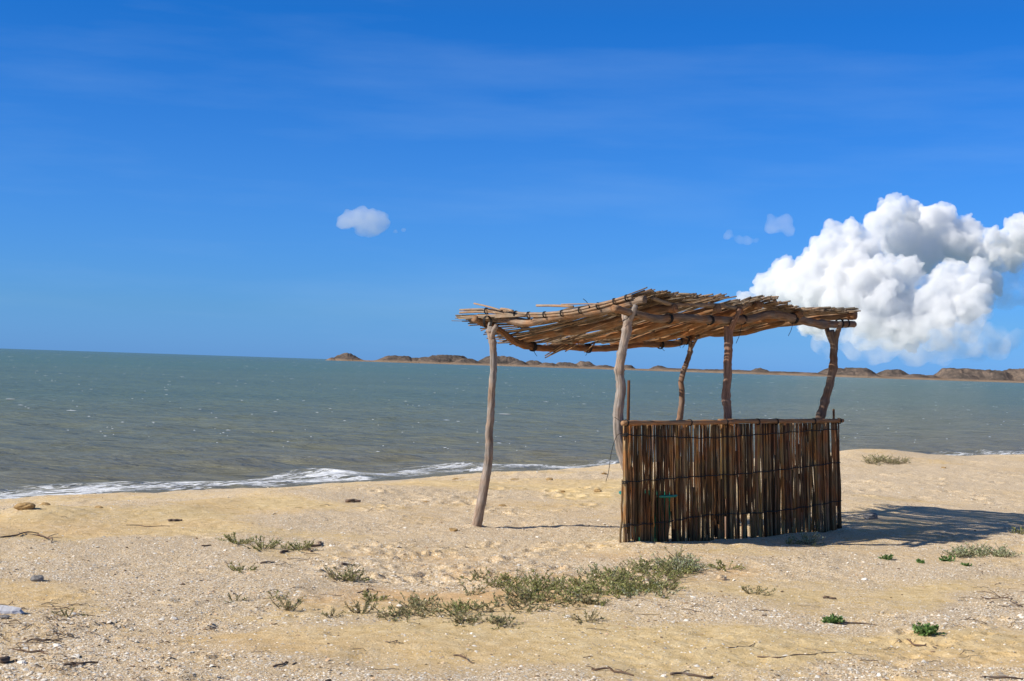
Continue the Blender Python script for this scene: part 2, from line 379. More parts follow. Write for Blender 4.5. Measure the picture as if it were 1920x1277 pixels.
tag(ground, kind='structure')

# ---------------------------------------------------------------- sea
def watermat():
    mt, n, l, b = newmat('sea_water')
    tcn = N(n, 'ShaderNodeTexCoord'); P = tcn.outputs['Object']
    sh = N(n, 'ShaderNodeAttribute'); sh.attribute_name = 'shore'
    # murky body colour: sandy near the shore, grey green further out
    mr = N(n, 'ShaderNodeMapRange'); mr.inputs['From Min'].default_value = 0; mr.inputs['From Max'].default_value = 260
    l.new(sh.outputs['Fac'], mr.inputs['Value'])
    big = N(n, 'ShaderNodeTexNoise', Scale=.05, Detail=3.0); l.new(P, big.inputs['Vector'])
    body = rampn(n, [(0, (.205, .190, .125)), (.05, (.185, .195, .130)), (.2, (.140, .192, .140)), (1, (.118, .195, .142))]); l.new(mr.outputs[0], body.inputs[0])
    bm_ = N(n, 'ShaderNodeMixRGB'); bm_.blend_type = 'MULTIPLY'; bm_.inputs[0].default_value = .5; l.new(body.outputs[0], bm_.inputs[1])
    br = rampn(n, [(.3, (.75, .8, .85)), (.7, (1.2, 1.15, 1.05))]); l.new(big.outputs[0], br.inputs[0]); l.new(br.outputs[0], bm_.inputs[2])
    # foam
    rot = N(n, 'ShaderNodeMapping'); rot.inputs['Rotation'].default_value = (0, 0, R(-48)); rot.inputs['Scale'].default_value = (1, 1, 1); l.new(P, rot.inputs[0])
    st = N(n, 'ShaderNodeMapping'); st.inputs['Scale'].default_value = (.45, 2.0, 1); l.new(rot.outputs[0], st.inputs[0])
    fn = N(n, 'ShaderNodeTexNoise', Scale=1.3, Detail=8.0, Roughness=.72, Distortion=.6); l.new(st.outputs[0], fn.inputs['Vector'])
    fb = N(n, 'ShaderNodeTexNoise', Scale=.35, Detail=2.0); l.new(rot.outputs[0], fb.inputs['Vector'])
    # distance wobble
    wb = N(n, 'ShaderNodeMath', operation='MULTIPLY_ADD'); wb.inputs[1].default_value = 2.2; l.new(fb.outputs[0], wb.inputs[0]); l.new(sh.outputs['Fac'], wb.inputs[2])
    band = rampn(n, [(p_, (v_,) * 3) for p_, v_ in [(.0, 0), (.045, .52), (.062, .30), (.085, .54), (.12, .66), (.15, .52), (.18, .24), (.25, .2), (.30, .36), (.34, .16), (.5, 0)]])
    dv = N(n, 'ShaderNodeMath', operation='DIVIDE'); dv.inputs[1].default_value = 20.0; l.new(wb.outputs[0], dv.inputs[0]); l.new(dv.outputs[0], band.inputs[0])
    ad = N(n, 'ShaderNodeMath', operation='ADD'); l.new(fn.outputs[0], ad.inputs[0]); sf = N(n, 'ShaderNodeAttribute'); sf.attribute_name = 'surf'; bs = N(n, 'ShaderNodeMath', operation='MULTIPLY'); l.new(band.outputs[0], bs.inputs[0]); l.new(sf.outputs['Fac'], bs.inputs[1]); l.new(bs.outputs[0], ad.inputs[1])
    fm = rampn(n, [(.85, (0, 0, 0)), (.97, (1, 1, 1))])
    ls = N(n, 'ShaderNodeTexNoise', Scale=2.6, Detail=5.0, Roughness=.6, Distortion=1.4); l.new(st.outputs[0], ls.inputs['Vector'])
    l1 = N(n, 'ShaderNodeMath', operation='MULTIPLY_ADD'); l1.inputs[1].default_value = 2; l1.inputs[2].default_value = -1; l.new(ls.outputs[0], l1.inputs[0])
    l2 = N(n, 'ShaderNodeMath', operation='ABSOLUTE'); l.new(l1.outputs[0], l2.inputs[0])
    l3 = N(n, 'ShaderNodeMath', operation='MULTIPLY'); l3.inputs[1].default_value = -1.1; l.new(l2.outputs[0], l3.inputs[0])
    l4 = N(n, 'ShaderNodeMath', operation='ADD'); l.new(l3.outputs[0], l4.inputs[0]); l.new(ad.outputs[0], l4.inputs[1]); ad = l4
    sb = N(n, 'ShaderNodeMath', operation='MULTIPLY'); sb.inputs[1].default_value = .93; l.new(ad.outputs[0], sb.inputs[0]); l.new(sb.outputs[0], fm.inputs[0])
    cm = N(n, 'ShaderNodeMixRGB'); l.new(fm.outputs[0], cm.inputs[0]); l.new(bm_.outputs[0], cm.inputs[1]); cm.inputs[2].default_value = (.80, .82, .84, 1)
    l.new(cm.outputs[0], b.inputs['Base Color']); b.inputs['Roughness'].default_value = .9; b.inputs['Specular IOR Level'].default_value = 0
    # ripples
    s1 = N(n, 'ShaderNodeMapping'); s1.inputs['Rotation'].default_value = (0, 0, R(-20)); s1.inputs['Scale'].default_value = (.55, 1.3, 1); l.new(P, s1.inputs[0])
    n1 = N(n, 'ShaderNodeTexNoise', Scale=.9, Detail=3.0, Roughness=.5, Distortion=.4); l.new(s1.outputs[0], n1.inputs['Vector'])
    n2 = N(n, 'ShaderNodeTexNoise', Scale=3.4, Detail=6.0, Roughness=.62, Distortion=.3); l.new(s1.outputs[0], n2.inputs['Vector'])
    b1 = N(n, 'ShaderNodeBump', Strength=1.0, Distance=.34); l.new(n1.outputs[0], b1.inputs['Height'])
    b2 = N(n, 'ShaderNodeBump', Strength=1.0, Distance=.13); l.new(n2.outputs[0], b2.inputs['Height']); l.new(b1.outputs[0], b2.inputs['Normal'])
    l.new(b2.outputs[0], b.inputs['Normal'])
    gl = N(n, 'ShaderNodeBsdfGlossy', Roughness=.16); l.new(b2.outputs[0], gl.inputs['Normal'])
    fr_ = N(n, 'ShaderNodeFresnel', IOR=1.33); l.new(b2.outputs[0], fr_.inputs['Normal'])
    # sheen limited as on a choppy silty sea, and none on the foam
    mn = N(n, 'ShaderNodeMath', operation='MULTIPLY'); mn.inputs[1].default_value = .85; l.new(fr_.outputs[0], mn.inputs[0])
    mi = N(n, 'ShaderNodeMath', operation='MINIMUM'); mi.inputs[1].default_value = .46; l.new(mn.outputs[0], mi.inputs[0])
    nf = N(n, 'ShaderNodeMath', operation='SUBTRACT'); nf.inputs[0].default_value = 1; l.new(fm.outputs[0], nf.inputs[1])
    ff = N(n, 'ShaderNodeMath', operation='MULTIPLY'); l.new(mi.outputs[0], ff.inputs[0]); l.new(nf.outputs[0], ff.inputs[1])
    ms = N(n, 'ShaderNodeMixShader'); l.new(ff.outputs[0], ms.inputs[0]); l.new(b.outputs[0], ms.inputs[1]); l.new(gl.outputs[0], ms.inputs[2]); l.new(ms.outputs[0], n['Material Output'].inputs[0])
    return mt
def shore(x, y): return sdist(x, y) - 6.5
def waves(x, y):
    d = np.hypot(x, y); s = shore(x, y); z = np.zeros_like(x)
    r2 = np.random.default_rng(3); ph = (fbm(x * .05, y * .05, 2, 81) - .5) * 9
    for i in range(14):
        a = R(r2.uniform(215, 300)); lam = r2.uniform(1.3, 6.0); k = 2 * math.pi / lam; am = .0055 * lam
        fade = 1 / (1 + (d / (lam * 28)) ** 4)
        p = k * (x * math.cos(a) + y * math.sin(a)) + r2.uniform(0, 6.28) + ph
        z += am * fade * (np.sin(p) + .35 * np.sin(2 * p + .4))
    # little breakers running along the shore
    amp = sst(.2, .7, fbm(x * .22, y * .22, 2, 91))
    for s0, h, w in [(1.6, .07, .4), (5.0, .05, .6)]:
        ss = s - s0 + (fbm(x * .18, y * .18, 2, 95) - .5) * 2
        z += h * amp * np.exp(-(ss / w) ** 2)
    z *= sst(-.6, 2.0, s) * .9 + .1
    return SEA + z
xw = np.array(grow(-13, -60000, .16, 1.08)[::-1] + list(axis([(-13, 26, .16)])) + grow(26, 60000, .16, 1.08))
yw = np.array(grow(15, -3000, .3, 1.3)[::-1] + list(axis([(15, 60, .11)])) + grow(60, 90000, .11, 1.012))
sea = grid_obj('sea', xw, yw, waves, watermat(), {'shore': lambda x, y, z: shore(x, y), 'surf': lambda x, y, z: (1.05 - .25 * sst(-7, 5, x)) * (.86 + .28 * fbm(x * .5, y * .5, 2, 151))})
tag(sea, kind='structure')

# white caps
mb = MB()
r3 = np.random.default_rng(5)
V = []; Fc = []
for _ in range(560):
    rel = 8 + 165 * r3.random() ** 2.0
    D = 2.45 * FPX / rel; px = r3.uniform(-60, 1980); x = (px - 960) / FPX * D
    if shore(np.array([x]), np.array([D]))[0] < 6 or D > 1300: continue
    L = r3.lognormal(math.log(1.3 + D * .0022), .55) * D / 350 * .34; wd = L * r3.uniform(.5, 1.1)
    n = 8; a0 = R(r3.uniform(-25, 10)); k = len(V); zt = float(waves(np.array([x]), np.array([D]))[0]) + .015
    hgt = .012
    for i in range(n):
        a = i / n * 6.283; u = math.cos(a) * L * .5 * r3.uniform(.6, 1.2); w_ = math.sin(a) * wd * .5 * r3.uniform(.5, 1.2)
        V.append((x + u * math.cos(a0) - w_ * math.sin(a0), D + u * math.sin(a0) + w_ * math.cos(a0), zt))
    V.append((x, D, zt + hgt)); 
    for i in range(n): Fc.append((k + i, k + (i + 1) % n, k + n))
mb.add(V, Fc); o = mb.build('whitecap_foam', plain('foam', (.78, .82, .84), .7, .1, 3)); tag(o, 'small white foam caps scattered over the open sea', 'foam', kind='stuff')

# ---------------------------------------------------------------- far hills across the bay
def hillmat():
    mt, n, l, b = newmat('dry_hill')
    tcn = N(n, 'ShaderNodeTexCoord'); P = tcn.outputs['Object']
    n1 = N(n, 'ShaderNodeTexNoise', Scale=.03, Detail=9.0, Roughness=.8); l.new(P, n1.inputs['Vector'])
    h_ = N(n, 'ShaderNodeAttribute'); h_.attribute_name = 'rise'
    c1 = rampn(n, [(.36, (.05, .048, .045)), (.5, (.15, .12, .10)), (.62, (.27, .20, .15))]); l.new(n1.outputs[0], c1.inputs[0])
    c2 = rampn(n, [(.3, (.26, .17, .11)), (.7, (.42, .32, .23))]); l.new(n1.outputs[0], c2.inputs[0])
    ad = N(n, 'ShaderNodeMath', operation='MULTIPLY_ADD'); ad.inputs[1].default_value = 5.0; l.new(n1.outputs[0], ad.inputs[0]); l.new(h_.outputs['Fac'], ad.inputs[2])
    rm = N(n, 'ShaderNodeMapRange'); rm.inputs['From Min'].default_value = 4.5; rm.inputs['From Max'].default_value = 7.5; l.new(ad.outputs[0], rm.inputs['Value'])
    mx = N(n, 'ShaderNodeMixRGB'); l.new(rm.outputs[0], mx.inputs[0]); l.new(c2.outputs[0], mx.inputs[1]); l.new(c1.outputs[0], mx.inputs[2])
    l.new(mx.outputs[0], b.inputs['Base Color']); b.inputs['Roughness'].default_value = 1; b.inputs['Specular IOR Level'].default_value = 0
    bp = N(n, 'ShaderNodeBump', Strength=1.0, Distance=7.0); l.new(n1.outputs[0], bp.inputs['Height']); l.new(bp.outputs[0], b.inputs['Normal'])
    return mt
HD = 2800.0; MPP = HD / FPX
# (centre px, height px, half width px, flat fraction, depth centre m)
HILLS = [(644, 15, 36, .12, 60), (638, 5, 30, .5, 40), (622, 5, 16, .3, 30), (735, 12, 44, .35, 120), (757, 12, 22, .15, 80), (776, 9, 22, .3, 90), (838, 17, 62, .5, 130), (800, 11, 36, .3, 80), (872, 11, 34, .3, 80), (938, 18, 52, .45, 130), (975, 10, 26, .2, 70),
         (1005, 11, 30, .2, 100), (1030, 7, 24, .3, 60), (1066, 9, 30, .4, 90), (1104, 13, 32, .25, 110), (1135, 6, 30, .2, 60), (1187, 8, 18, .3, 120), (1246, 9, 26, .05, 90), (1290, 3.5, 60, .6, 60), (1400, 4, 90, .7, 70), (1441, 11, 28, .0, 90), (1500, 4, 70, .7, 70),
         (1592, 16, 40, .4, 110), (1632, 17.5, 44, .45, 110), (1612, 10, 60, .6, 70), (1706, 15.5, 48, .2, 110), (1735, 7, 32, .3, 60), (1768, 6, 26, .3, 80), (1850, 23, 66, .5, 140), (1900, 22, 60, .5, 130), (1820, 13, 44, .3, 70), (1990, 26, 90, .5, 140), (2090, 16, 80, .5, 140)]
def hills(x, y):
    px = x / MPP + 960; z = np.full_like(x, -1e9)
    j = (fbm(x / 30, y / 30, 4, 101) - .5)
    for c, h, hw, fl, yc in HILLS:
        d = np.hypot((px - c) / hw, (y - HD - yc) / max(hw * MPP * 1.1, 45) ) + j * .34
        p = 1 - sst(fl * .85, 1.08, d)
        z = np.maximum(z, h * MPP * 1.05 * p ** 1.15)
    gul = 1 - np.abs(2 * fbm(x / 16, y / 22, 4, 111) - 1)
    z = z * (1 - .20 * gul) + (fbm(x / 7, y / 7, 3, 121) - .5) * np.clip(z * .35, 0, 2.2)
    land = sst(606, 640, px) * 2.6 + sst(1150, 1250, px) * .8
    strip = land * sst(0, 30, y - HD + 8 * j) * (1 - sst(330, 420, y - HD)) * (.75 + .5 * fbm(x / 90, y / 90, 2, 131))
    return SEA - 1.2 + np.maximum(z, 0) + np.where(px > 600, strip + 1.0 * sst(-14, 4, y - HD + 20 * j) * sst(604, 612, px), 0) 
xh = (np.arange(596, 2160, 1.0) - 960) * MPP; yh = HD + np.r_[np.arange(-25, 60, 4), np.arange(60, 440, 7)]
o = grid_obj('hills', xh, yh, hills, hillmat(), {'rise': lambda x, y, z: z - SEA}); tag(o, kind='structure')

# ---------------------------------------------------------------- shells and pebbles on the sand
def shells():
    n = 190000
    rel = rng.uniform(165, 640, n) ; D = EYE * FPX / rel
    # even on the ground, thinned with distance
    px = rng.uniform(-40, 1960, n); x = (px - 960) / FPX * D; y = D
    g = gravel(x, y); keep = rng.random(n) < (.10 + .90 * sst(.35, .95, g + (fbm(x * 3, y * 3, 2, 141) - .5) * .5)) * np.clip(rel / 420, .35, 1)
    keep &= sdist(x, y) < 8
    x = x[keep]; y = y[keep]; n = len(x)
    z = prints(x, y, height(x, y))
    r = np.clip(rng.lognormal(math.log(.0062), .45, n), .003, .026)
    big = rng.random(n) < .004; r[big] = rng.uniform(.014, .026, big.sum())
    K = 6; a = np.linspace(0, 2 * math.pi, K, endpoint=False)[None, :] + rng.uniform(0, 6.28, (n, 1))
    rr = r[:, None] * rng.uniform(.65, 1.15, (n, K)); asp = rng.uniform(.55, 1, (n, 1))
    lx = np.cos(a - a[:, :1]) * rr; ly = np.sin(a - a[:, :1]) * rr * asp
    ca = np.cos(a[:, :1]); sa = np.sin(a[:, :1])
    gx = lx * ca - ly * sa; gy = lx * sa + ly * ca
    tx = rng.normal(0, .28, (n, 1)); ty = rng.normal(0, .28, (n, 1))
    rim = np.stack([x[:, None] + gx, y[:, None] + gy, z[:, None] + gx * tx + gy * ty - .0004], -1)
    top = np.stack([x, y, z + r * rng.uniform(.25, .6, n)], -1)[:, None, :]
    Vt = np.concatenate([rim, top], 1).reshape(-1, 3)
    base = (np.arange(n) * (K + 1))[:, None]; k = np.arange(K)[None, :]
    tri = np.stack([base + k, base + (k + 1) % K, np.broadcast_to(base + K, (n, K))], -1).reshape(-1, 3)
    me = bpy.data.meshes.new('shell_fragments'); me.vertices.add(len(Vt)); me.vertices.foreach_set('co', Vt.ravel())
    me.loops.add(tri.size); me.loops.foreach_set('vertex_index', tri.astype(np.int32).ravel())
    me.polygons.add(len(tri)); me.polygons.foreach_set('loop_start', np.arange(len(tri), dtype=np.int32) * 3); me.update(calc_edges=True)
    pal = np.array([(1, 1, 1), (.95, .88, .78), (.85, .70, .52), (.62, .56, .50), (.75, .55, .38), (.28, .20, .14)])
    ci = rng.choice(6, n, p=[.36, .27, .16, .07, .09, .05]); T = pal[ci] * rng.uniform(.8, 1.05, (n, 1))
    T = np.repeat(T, K + 1, 0); at = me.color_attributes.new('tint', 'FLOAT_COLOR', 'POINT'); at.data.foreach_set('color', np.c_[T, np.ones(len(T))].ravel())
    me.materials.append(M_shell); o = bpy.data.objects.new('shell_fragments', me); COL.objects.link(o)
    tag(o, 'broken white and tan shell bits strewn over the sand', 'shells', kind='stuff')
shells()

# ---------------------------------------------------------------- the shelter
def on_line(a, b):          # depth at which a photo column meets the vertical plane through two ground points
    def f(px, py=620):
        w1 = W(px, py, 1.0); k = w1.x; dx = b[0] - a[0]; dy = b[1] - a[1]
        t = (k * a[1] - a[0]) / (dx - k * dy); return a[1] + t * dy
    return f
p1 = G(890, 982)[:2]; p2 = (W(1176, 1018, 13.85).x, 13.85); p4 = (W(1545, 800, 16.1).x, 16.1); p5 = (W(1272, 800, 17.38).x, 17.38)
mA = G(1169, 1025)[:2]; mB = G(1577, 990)[:2]
Dfront = on_line(p2, p4); Dback = on_line(p1, p5); Dmat = on_line(mA, mB)
shelter = empty('beach_shelter', (1.6, 15.2, 0), 'open pole shelter with a stick roof and a low cane wall on its near side', 'shelter')
def bld(mb, name, mat, parent=shelter, smooth=True):
    return mb.build(name, mat, parent, smooth)
def post(pts, rads, fork=None, tint=(1, 1, 1)):
    mb = MB(); pts = [W(*p) for p in pts]
    base = pts[0]; pts[0] = Vector((base.x, base.y, hz(base.x, base.y) - .12))
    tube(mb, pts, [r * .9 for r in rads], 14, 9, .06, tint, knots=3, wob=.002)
    for f in (fork or []): tube(mb, [W(*p) for p in f[0]], f[1], 10, 5, .05, tint)
    return bld(mb, 'post', M_post)
# left post
post([(890, 984, 15.13), (905, 930, 15.10), (915, 868, 15.06), (918, 810, 15.02), (924, 750, 14.98), (928, 690, 14.96), (926, 650, 14.95), (921, 626, 14.95), (921, 612, 14.95)],
     [.056, .055, .052, .045, .04, .038, .037, .04, .036], [([(921, 640, 14.95), (925, 622, 14.92), (931, 611, 14.88)], [.028, .028, .026]), ([(921, 640, 14.97), (918, 620, 15.03), (919, 606, 15.1)], [.028, .026, .02])])
# near corner post
post([(1178, 1020, 13.85), (1184, 950, 13.85), (1181, 890, 13.84), (1168, 838, 13.84), (1163, 780, 13.83), (1170, 730, 13.83), (1167, 690, 13.82), (1172, 650, 13.8), (1177, 615, 13.8), (1176, 592, 13.8)],
     [.06, .06, .055, .052, .052, .047, .046, .05, .048], [([(1178, 605, 13.8), (1186, 588, 13.75), (1192, 572, 13.72)], [.03, .028, .022]), ([(1174, 605, 13.82), (1170, 590, 13.9), (1171, 580, 13.95)], [.03, .026, .02])])
# middle post on the wall side, roof shade put into its darker tint
post([(1364, 1000, 14.85), (1366, 900, 14.85), (1366, 784, 14.85), (1364, 740, 14.85), (1366, 690, 14.83), (1367, 650, 14.82), (1366, 612, 14.82)],
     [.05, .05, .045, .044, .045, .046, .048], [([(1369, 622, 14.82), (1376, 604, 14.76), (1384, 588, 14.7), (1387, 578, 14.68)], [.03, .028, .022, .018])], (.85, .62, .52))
# right post, tint darkened to carry the shade under the roof
post([(1500, 975, 16.15), (1520, 850, 16.12), (1537, 784, 16.1), (1548, 750, 16.08), (1561, 700, 16.05), (1564, 660, 16.03), (1562, 638, 16.02), (1558, 620, 16.0)],
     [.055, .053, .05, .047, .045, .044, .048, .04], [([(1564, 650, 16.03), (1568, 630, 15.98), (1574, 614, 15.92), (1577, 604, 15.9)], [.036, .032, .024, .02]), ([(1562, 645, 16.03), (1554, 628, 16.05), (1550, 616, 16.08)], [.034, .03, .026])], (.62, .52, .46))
# back post, its brown tint includes painted roof shade
post([(1268, 940, 17.4), (1270, 820, 17.4), (1275, 780, 17.4), (1279, 750, 17.39), (1278, 715, 17.38), (1287, 685, 17.37), (1294, 660, 17.36), (1295, 640, 17.36)],
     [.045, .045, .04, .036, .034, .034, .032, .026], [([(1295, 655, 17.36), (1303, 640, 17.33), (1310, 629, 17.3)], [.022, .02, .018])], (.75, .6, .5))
def beam(pts, rads, name='beam', tint=(1, 1, 1), mat=M_beam, knots=4):
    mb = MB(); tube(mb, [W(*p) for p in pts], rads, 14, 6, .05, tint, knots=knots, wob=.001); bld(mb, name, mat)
# front and back bearer
fr = [(1150, 578), (1173, 584), (1204, 592), (1236, 598), (1272, 595), (1324, 599), (1366, 600), (1407, 598), (1445, 590), (1487, 597), (1532, 607), (1564, 608), (1601, 608)]
beam([(a, b, Dfront(a) - .06) for a, b in fr], [.034, .036, .036, .038, .040, .040, .038, .042, .046, .044, .040, .038, .038], 'beam', (.92, .9, .88))
bk = [(889, 597), (906, 606), (923, 613), (944, 624), (965, 640), (996, 650), (1030, 653), (1069, 651), (1111, 654), (1163, 651), (1200, 646), (1241, 646), (1272, 643), (1303, 632), (1345, 622)]
beam([(a, b, Dback(a)) for a, b in bk], [.038, .036, .034, .032, .034, .036, .036, .036, .038, .038, .036, .038, .04, .038, .036], 'beam', (.95, .72, .52))  # back bearer tint has warm bounce from the sand painted in
# rafters: (front px,py) ... (back px,py); depth runs from the front plane to the back plane
RAFT = [[(1209, 561), (1190, 566), (1132, 582), (1090, 588), (1048, 594), (1010, 603), (986, 606), (940, 598), (897, 595)],
        [(1266, 578), (1215, 585), (1150, 604), (1090, 615), (1030, 622), (972, 637)],
        [(1347, 578), (1290, 592), (1230, 606), (1170, 622), (1120, 630), (1076, 638)],
        [(1388, 582), (1330, 600), (1260, 618), (1200, 634), (1148, 643)],
        [(1424, 572), (1370, 590), (1320, 614), (1270, 628), (1222, 637)],
        [(1500, 589), (1450, 594), (1400, 604), (1345, 619), (1290, 632)],
        [(1604, 591), (1560, 594), (1500, 602), (1450, 608), (1397, 622), (1345, 624), (1325, 620)]]
RW = []
for i, r in enumerate(RAFT):
    d0 = Dfront(r[0][0]) - .18; d1 = Dback(r[-1][0]) + .12
    x0 = r[0][0]; x1 = r[-1][0]; k0 = (x0 - 960) / FPX; k1 = (x1 - 960) / FPX
    A = (k0 * d0, d0); B = (k1 * d1, d1); f = on_line(A, B)
    P = [(a, b, f(a)) for a, b in r]; RW.append([W(*p) for p in P])
    rd = [.038, .046, .044, .040, .042, .044, .042][i]
    beam(P, [rd * 1.0, rd * .95, rd * 1.1, rd, rd * 1.05, rd * .95], 'rafter', [(1, 1, 1), (.95, .8, .65), (1, .78, .58), (1.05, .78, .52), (1.05, .8, .55), (.95, .72, .5), (.9, .8, .7)][i])  # orange tints of the inner rafters paint in light bounced off the sand
# roof surface between rafters
def raf(i, t):
    p = catmull(RW[i], 8); n = len(p) - 1; k = t * n; j = int(min(max(math.floor(k), 0), n - 1)); q = p[j] + (p[j + 1] - p[j]) * (k - j); return q
RC = [catmull(r, 8) for r in RW]
def rpt(i, t):
    p = RC[i]; n = len(p) - 1; k = t * n; j = int(min(max(math.floor(k), 0), n - 1)); return p[j] + (p[j + 1] - p[j]) * (k - j)
def surf(s, t):              # s along the front 0..1, t 0 front .. 1 back
    px = [0, .17, .37, .46, .56, .76, 1.0]
    i = max(0, min(5, int(np.searchsorted(px, s) - 1))); u = (s - px[i]) / (px[i + 1] - px[i])
    tt = min(max(t, 0), 1); a = rpt(i, tt); b = rpt(i + 1, tt); p = a + (b - a) * u
    if t > 1 or t < 0:
        e = 1 if t > 1 else 0; q = rpt(i, e) * (1 - u) + rpt(i + 1, e) * u; h = rpt(i, abs(e - .15)) * (1 - u) + rpt(i + 1, abs(e - .15)) * u
        p = q + (q - h) / .15 * (t - e if e else -t); p[2] = q[2] + (t - e) * .1
    return p
mb = MB()                    # cross battens laid over the rafters
for t, s0, s1, rd in [(.02, .05, .52, .02), (.05, .5, 1.0, .022), (.34, .0, .98, .018), (.62, .02, .97, .018), (.9, .0, .95, .02)]:
    mbb = MB(); P = []
    for s in np.linspace(s0, s1, 9):
        p = surf(s, t); p = p + np.array([0, 0, .036 + rng.uniform(-.005, .006)]); P.append(p)
    tube(mbb, P, [rd, rd * .9, rd * 1.1, rd], 8, 4, .07, (.95, .85, .7), knots=3); bld(mbb, 'batten', M_stick)
mb = MB()
for k in range(330):         # the roof cover: sticks running front to back in two or three loose layers
    s = (k % 165) / 165 + rng.uniform(-.006, .006); s = min(max(s, -.01), 1.01)
    layer = k // 165; t0 = rng.uniform(-.07, .02); t1 = rng.uniform(1.0, 1.16)
    if rng.random() < .45: t0, t1 = (t0, rng.uniform(.45, .8)) if rng.random() < .5 else (rng.uniform(.2, .55), t1)
    if rng.random() < .08: t0 -= .05
    if s < .05 and rng.random() < .5: t1 += rng.uniform(0, .08)
    sk = rng.normal(0, .010); P = []; zoff = .034 + layer * .011 + rng.uniform(0, .012) ; lift = rng.uniform(-.045, .01) - (.13 if .08 < s < .4 else .07 if s < .65 else 0)
    for t in np.linspace(t0, t1, 6):
        p = surf(min(max(s + sk * (t - .5), -.02), 1.02), t); P.append(p + np.array([0, 0, zoff + lift * (t - .5) + rng.normal(0, .007)]))
    br = rng.uniform(.35, .95); warm = rng.uniform(0, 1)
    rd = rng.uniform(.005, .0105)
    tube(mb, P, [rd, rd * .9, rd * rng.uniform(.6, .9)], 5, 3, .05, (br, br * (1 - .12 * warm), br * (1 - .3 * warm)))
for (a, b, c, d, rd) in [((1052, 571, 13.9), (1135, 570, 13.7), 0, 0, .007), ((1006, 573, 14.2), (1075, 575, 13.9), 0, 0, .013), ((889, 569, 15.2), (940, 582, 14.9), 0, 0, .010), ((939, 579, 14.9), (962, 583, 14.8), 0, 0, .014)]:
    tube(mb, [W(*a), (W(*a) + W(*b)) / 2 + Vector((0, 0, .004)), W(*b)], rd, 6, 3, .05, (1.15, 1.05, .95))
for k in range(13):         # ragged ends fanning out at the left edge
    y0 = rng.uniform(576, 602); tube(mb, [W(rng.uniform(856, 885), y0 + rng.uniform(-3, 3), 15.3 + rng.uniform(-.1, .3)), W(930, y0 + (589 - y0) * .5, 15.0), W(985, 592, 14.75)], rng.uniform(.005, .010), 5, 3, .05, (1.0, .93, .82))
for (a, b) in [((1022, 671), (1075, 645)), ((1027, 668), (1062, 648)), ((1022, 667), (1060, 644)), ((902, 620), (928, 609)), ((1096, 660), (1115, 645)), ((1060, 659), (1085, 645))]:
    tube(mb, [W(*a, 16.0), W(*b, 15.7)], .007, 5, 3, .05, (.8, .62, .42))
for k in range(16):          # short bright splayed ends along the front edge on the right
    s = rng.uniform(.55, 1.0); p = surf(s, -.05) + np.array([0, 0, .05]); q = surf(s, .10) + np.array([0, 0, .045])
    tube(mb, [q, p + np.array([0, 0, rng.uniform(.0, .03)])], rng.uniform(.005, .009), 6, 3, .05, (1.0, .93, .82))
bld(mb, 'stick_roof', M_stick)
# binding poles along the left edge with cord wraps
mb = MB()
ed = [(862, 581), (905, 580), (950, 584), (985, 588), (1030, 587), (1080, 581), (1130, 569), (1172, 557), (1185, 554)]
fe = on_line((RW[0][0].x, RW[0][0].y), (RW[0][-1].x, RW[0][-1].y))
e1 = [W(a, b, fe(a) - .06) for a, b in ed]; e2 = [W(a, b + 5, fe(a) - .05) for a, b in ed]
tube(mb, e1, [.010, .014, .013, .014, .012], 8, 5, .05, (1.0, .95, .9)); bld(mb, 'edge_pole', M_stick)
mb = MB(); tube(mb, e2, [.012, .012, .014, .012], 8, 5, .05, (1.0, .9, .78)); bld(mb, 'edge_pole', M_stick)
def ring(mb, c, axis_, r, th, n=14, turns=3, tint=(1, 1, 1)):
    ax = Vector(axis_).normalized(); u = ax.orthogonal().normalized(); w = ax.cross(u); P = []
    for i in range(n * turns + 1):
        a = 2 * math.pi * i / n; P.append(Vector(c) + (u * math.cos(a) + w * math.sin(a)) * r * random.uniform(.96, 1.06) + ax * (i / (n * turns) - .5) * th * 2.6 * turns)
    tube(mb, P, th, 5, 1, .0, tint, smoothpath=False)
pth = catmull(e1, 6)
for i in range(7, len(pth) - 2, 4):
    mb = MB(); c = pth[i] - np.array([0, 0, .014]); ring(mb, c, pth[i + 1] - pth[i], .032, .004, 10, 2); bld(mb, 'cord_wrap', M_cord)
# lashings where poles cross
def lash(px, py, D, r, along, turns=3, tail=None):
    mb = MB(); c = W(px, py, D); ring(mb, c, along, r, .0045, 14, turns)
    if tail: tube(mb, [W(px, py, D - .05), W(px + tail[0] * .4, py + tail[1] * .6, D - .06), W(px + tail[0], py + tail[1], D - .06)], .0028, 4, 4, 0)
    bld(mb, 'lashing', M_cord)
LD = Vector((2.35, 2.25, 0)).normalized(); SD = Vector((-1.455, 1.28, -.15)).normalized()
lash(914, 603, 15.0, .058, SD, 3); lash(999, 650, Dback(999), .048, LD, 4, (8, 18)); lash(1103, 653, Dback(1103), .05, LD, 3, (-5, 14)); lash(1238, 646, Dback(1238), .05, LD, 3, (8, 12))
lash(1183, 590, 13.8, .062, Vector((0, 0, 1)), 3, (-22, 14)); lash(1254, 597, Dfront(1254) - .06, .048, LD, 3); lash(1331, 600, Dfront(1331) - .06, .048, LD, 3)
lash(1392, 599, Dfront(1392) - .06, .05, LD, 3, (-12, 45)); lash(1488, 597, Dfront(1488) - .06, .054, LD, 4, (-10, 33)); lash(1574, 607, Dfront(1574) - .06, .052, LD, 3)
lash(1586, 606, Dfront(1586) - .06, .05, LD, 2); lash(1286, 638, Dback(1286), .05, LD, 3, (-6, 14)); lash(1105, 564 + 12, 13.9, .01, SD, 1, (-12, -16))
lash(1273, 640, Dback(1273), .05, LD, 2, (3, 12))
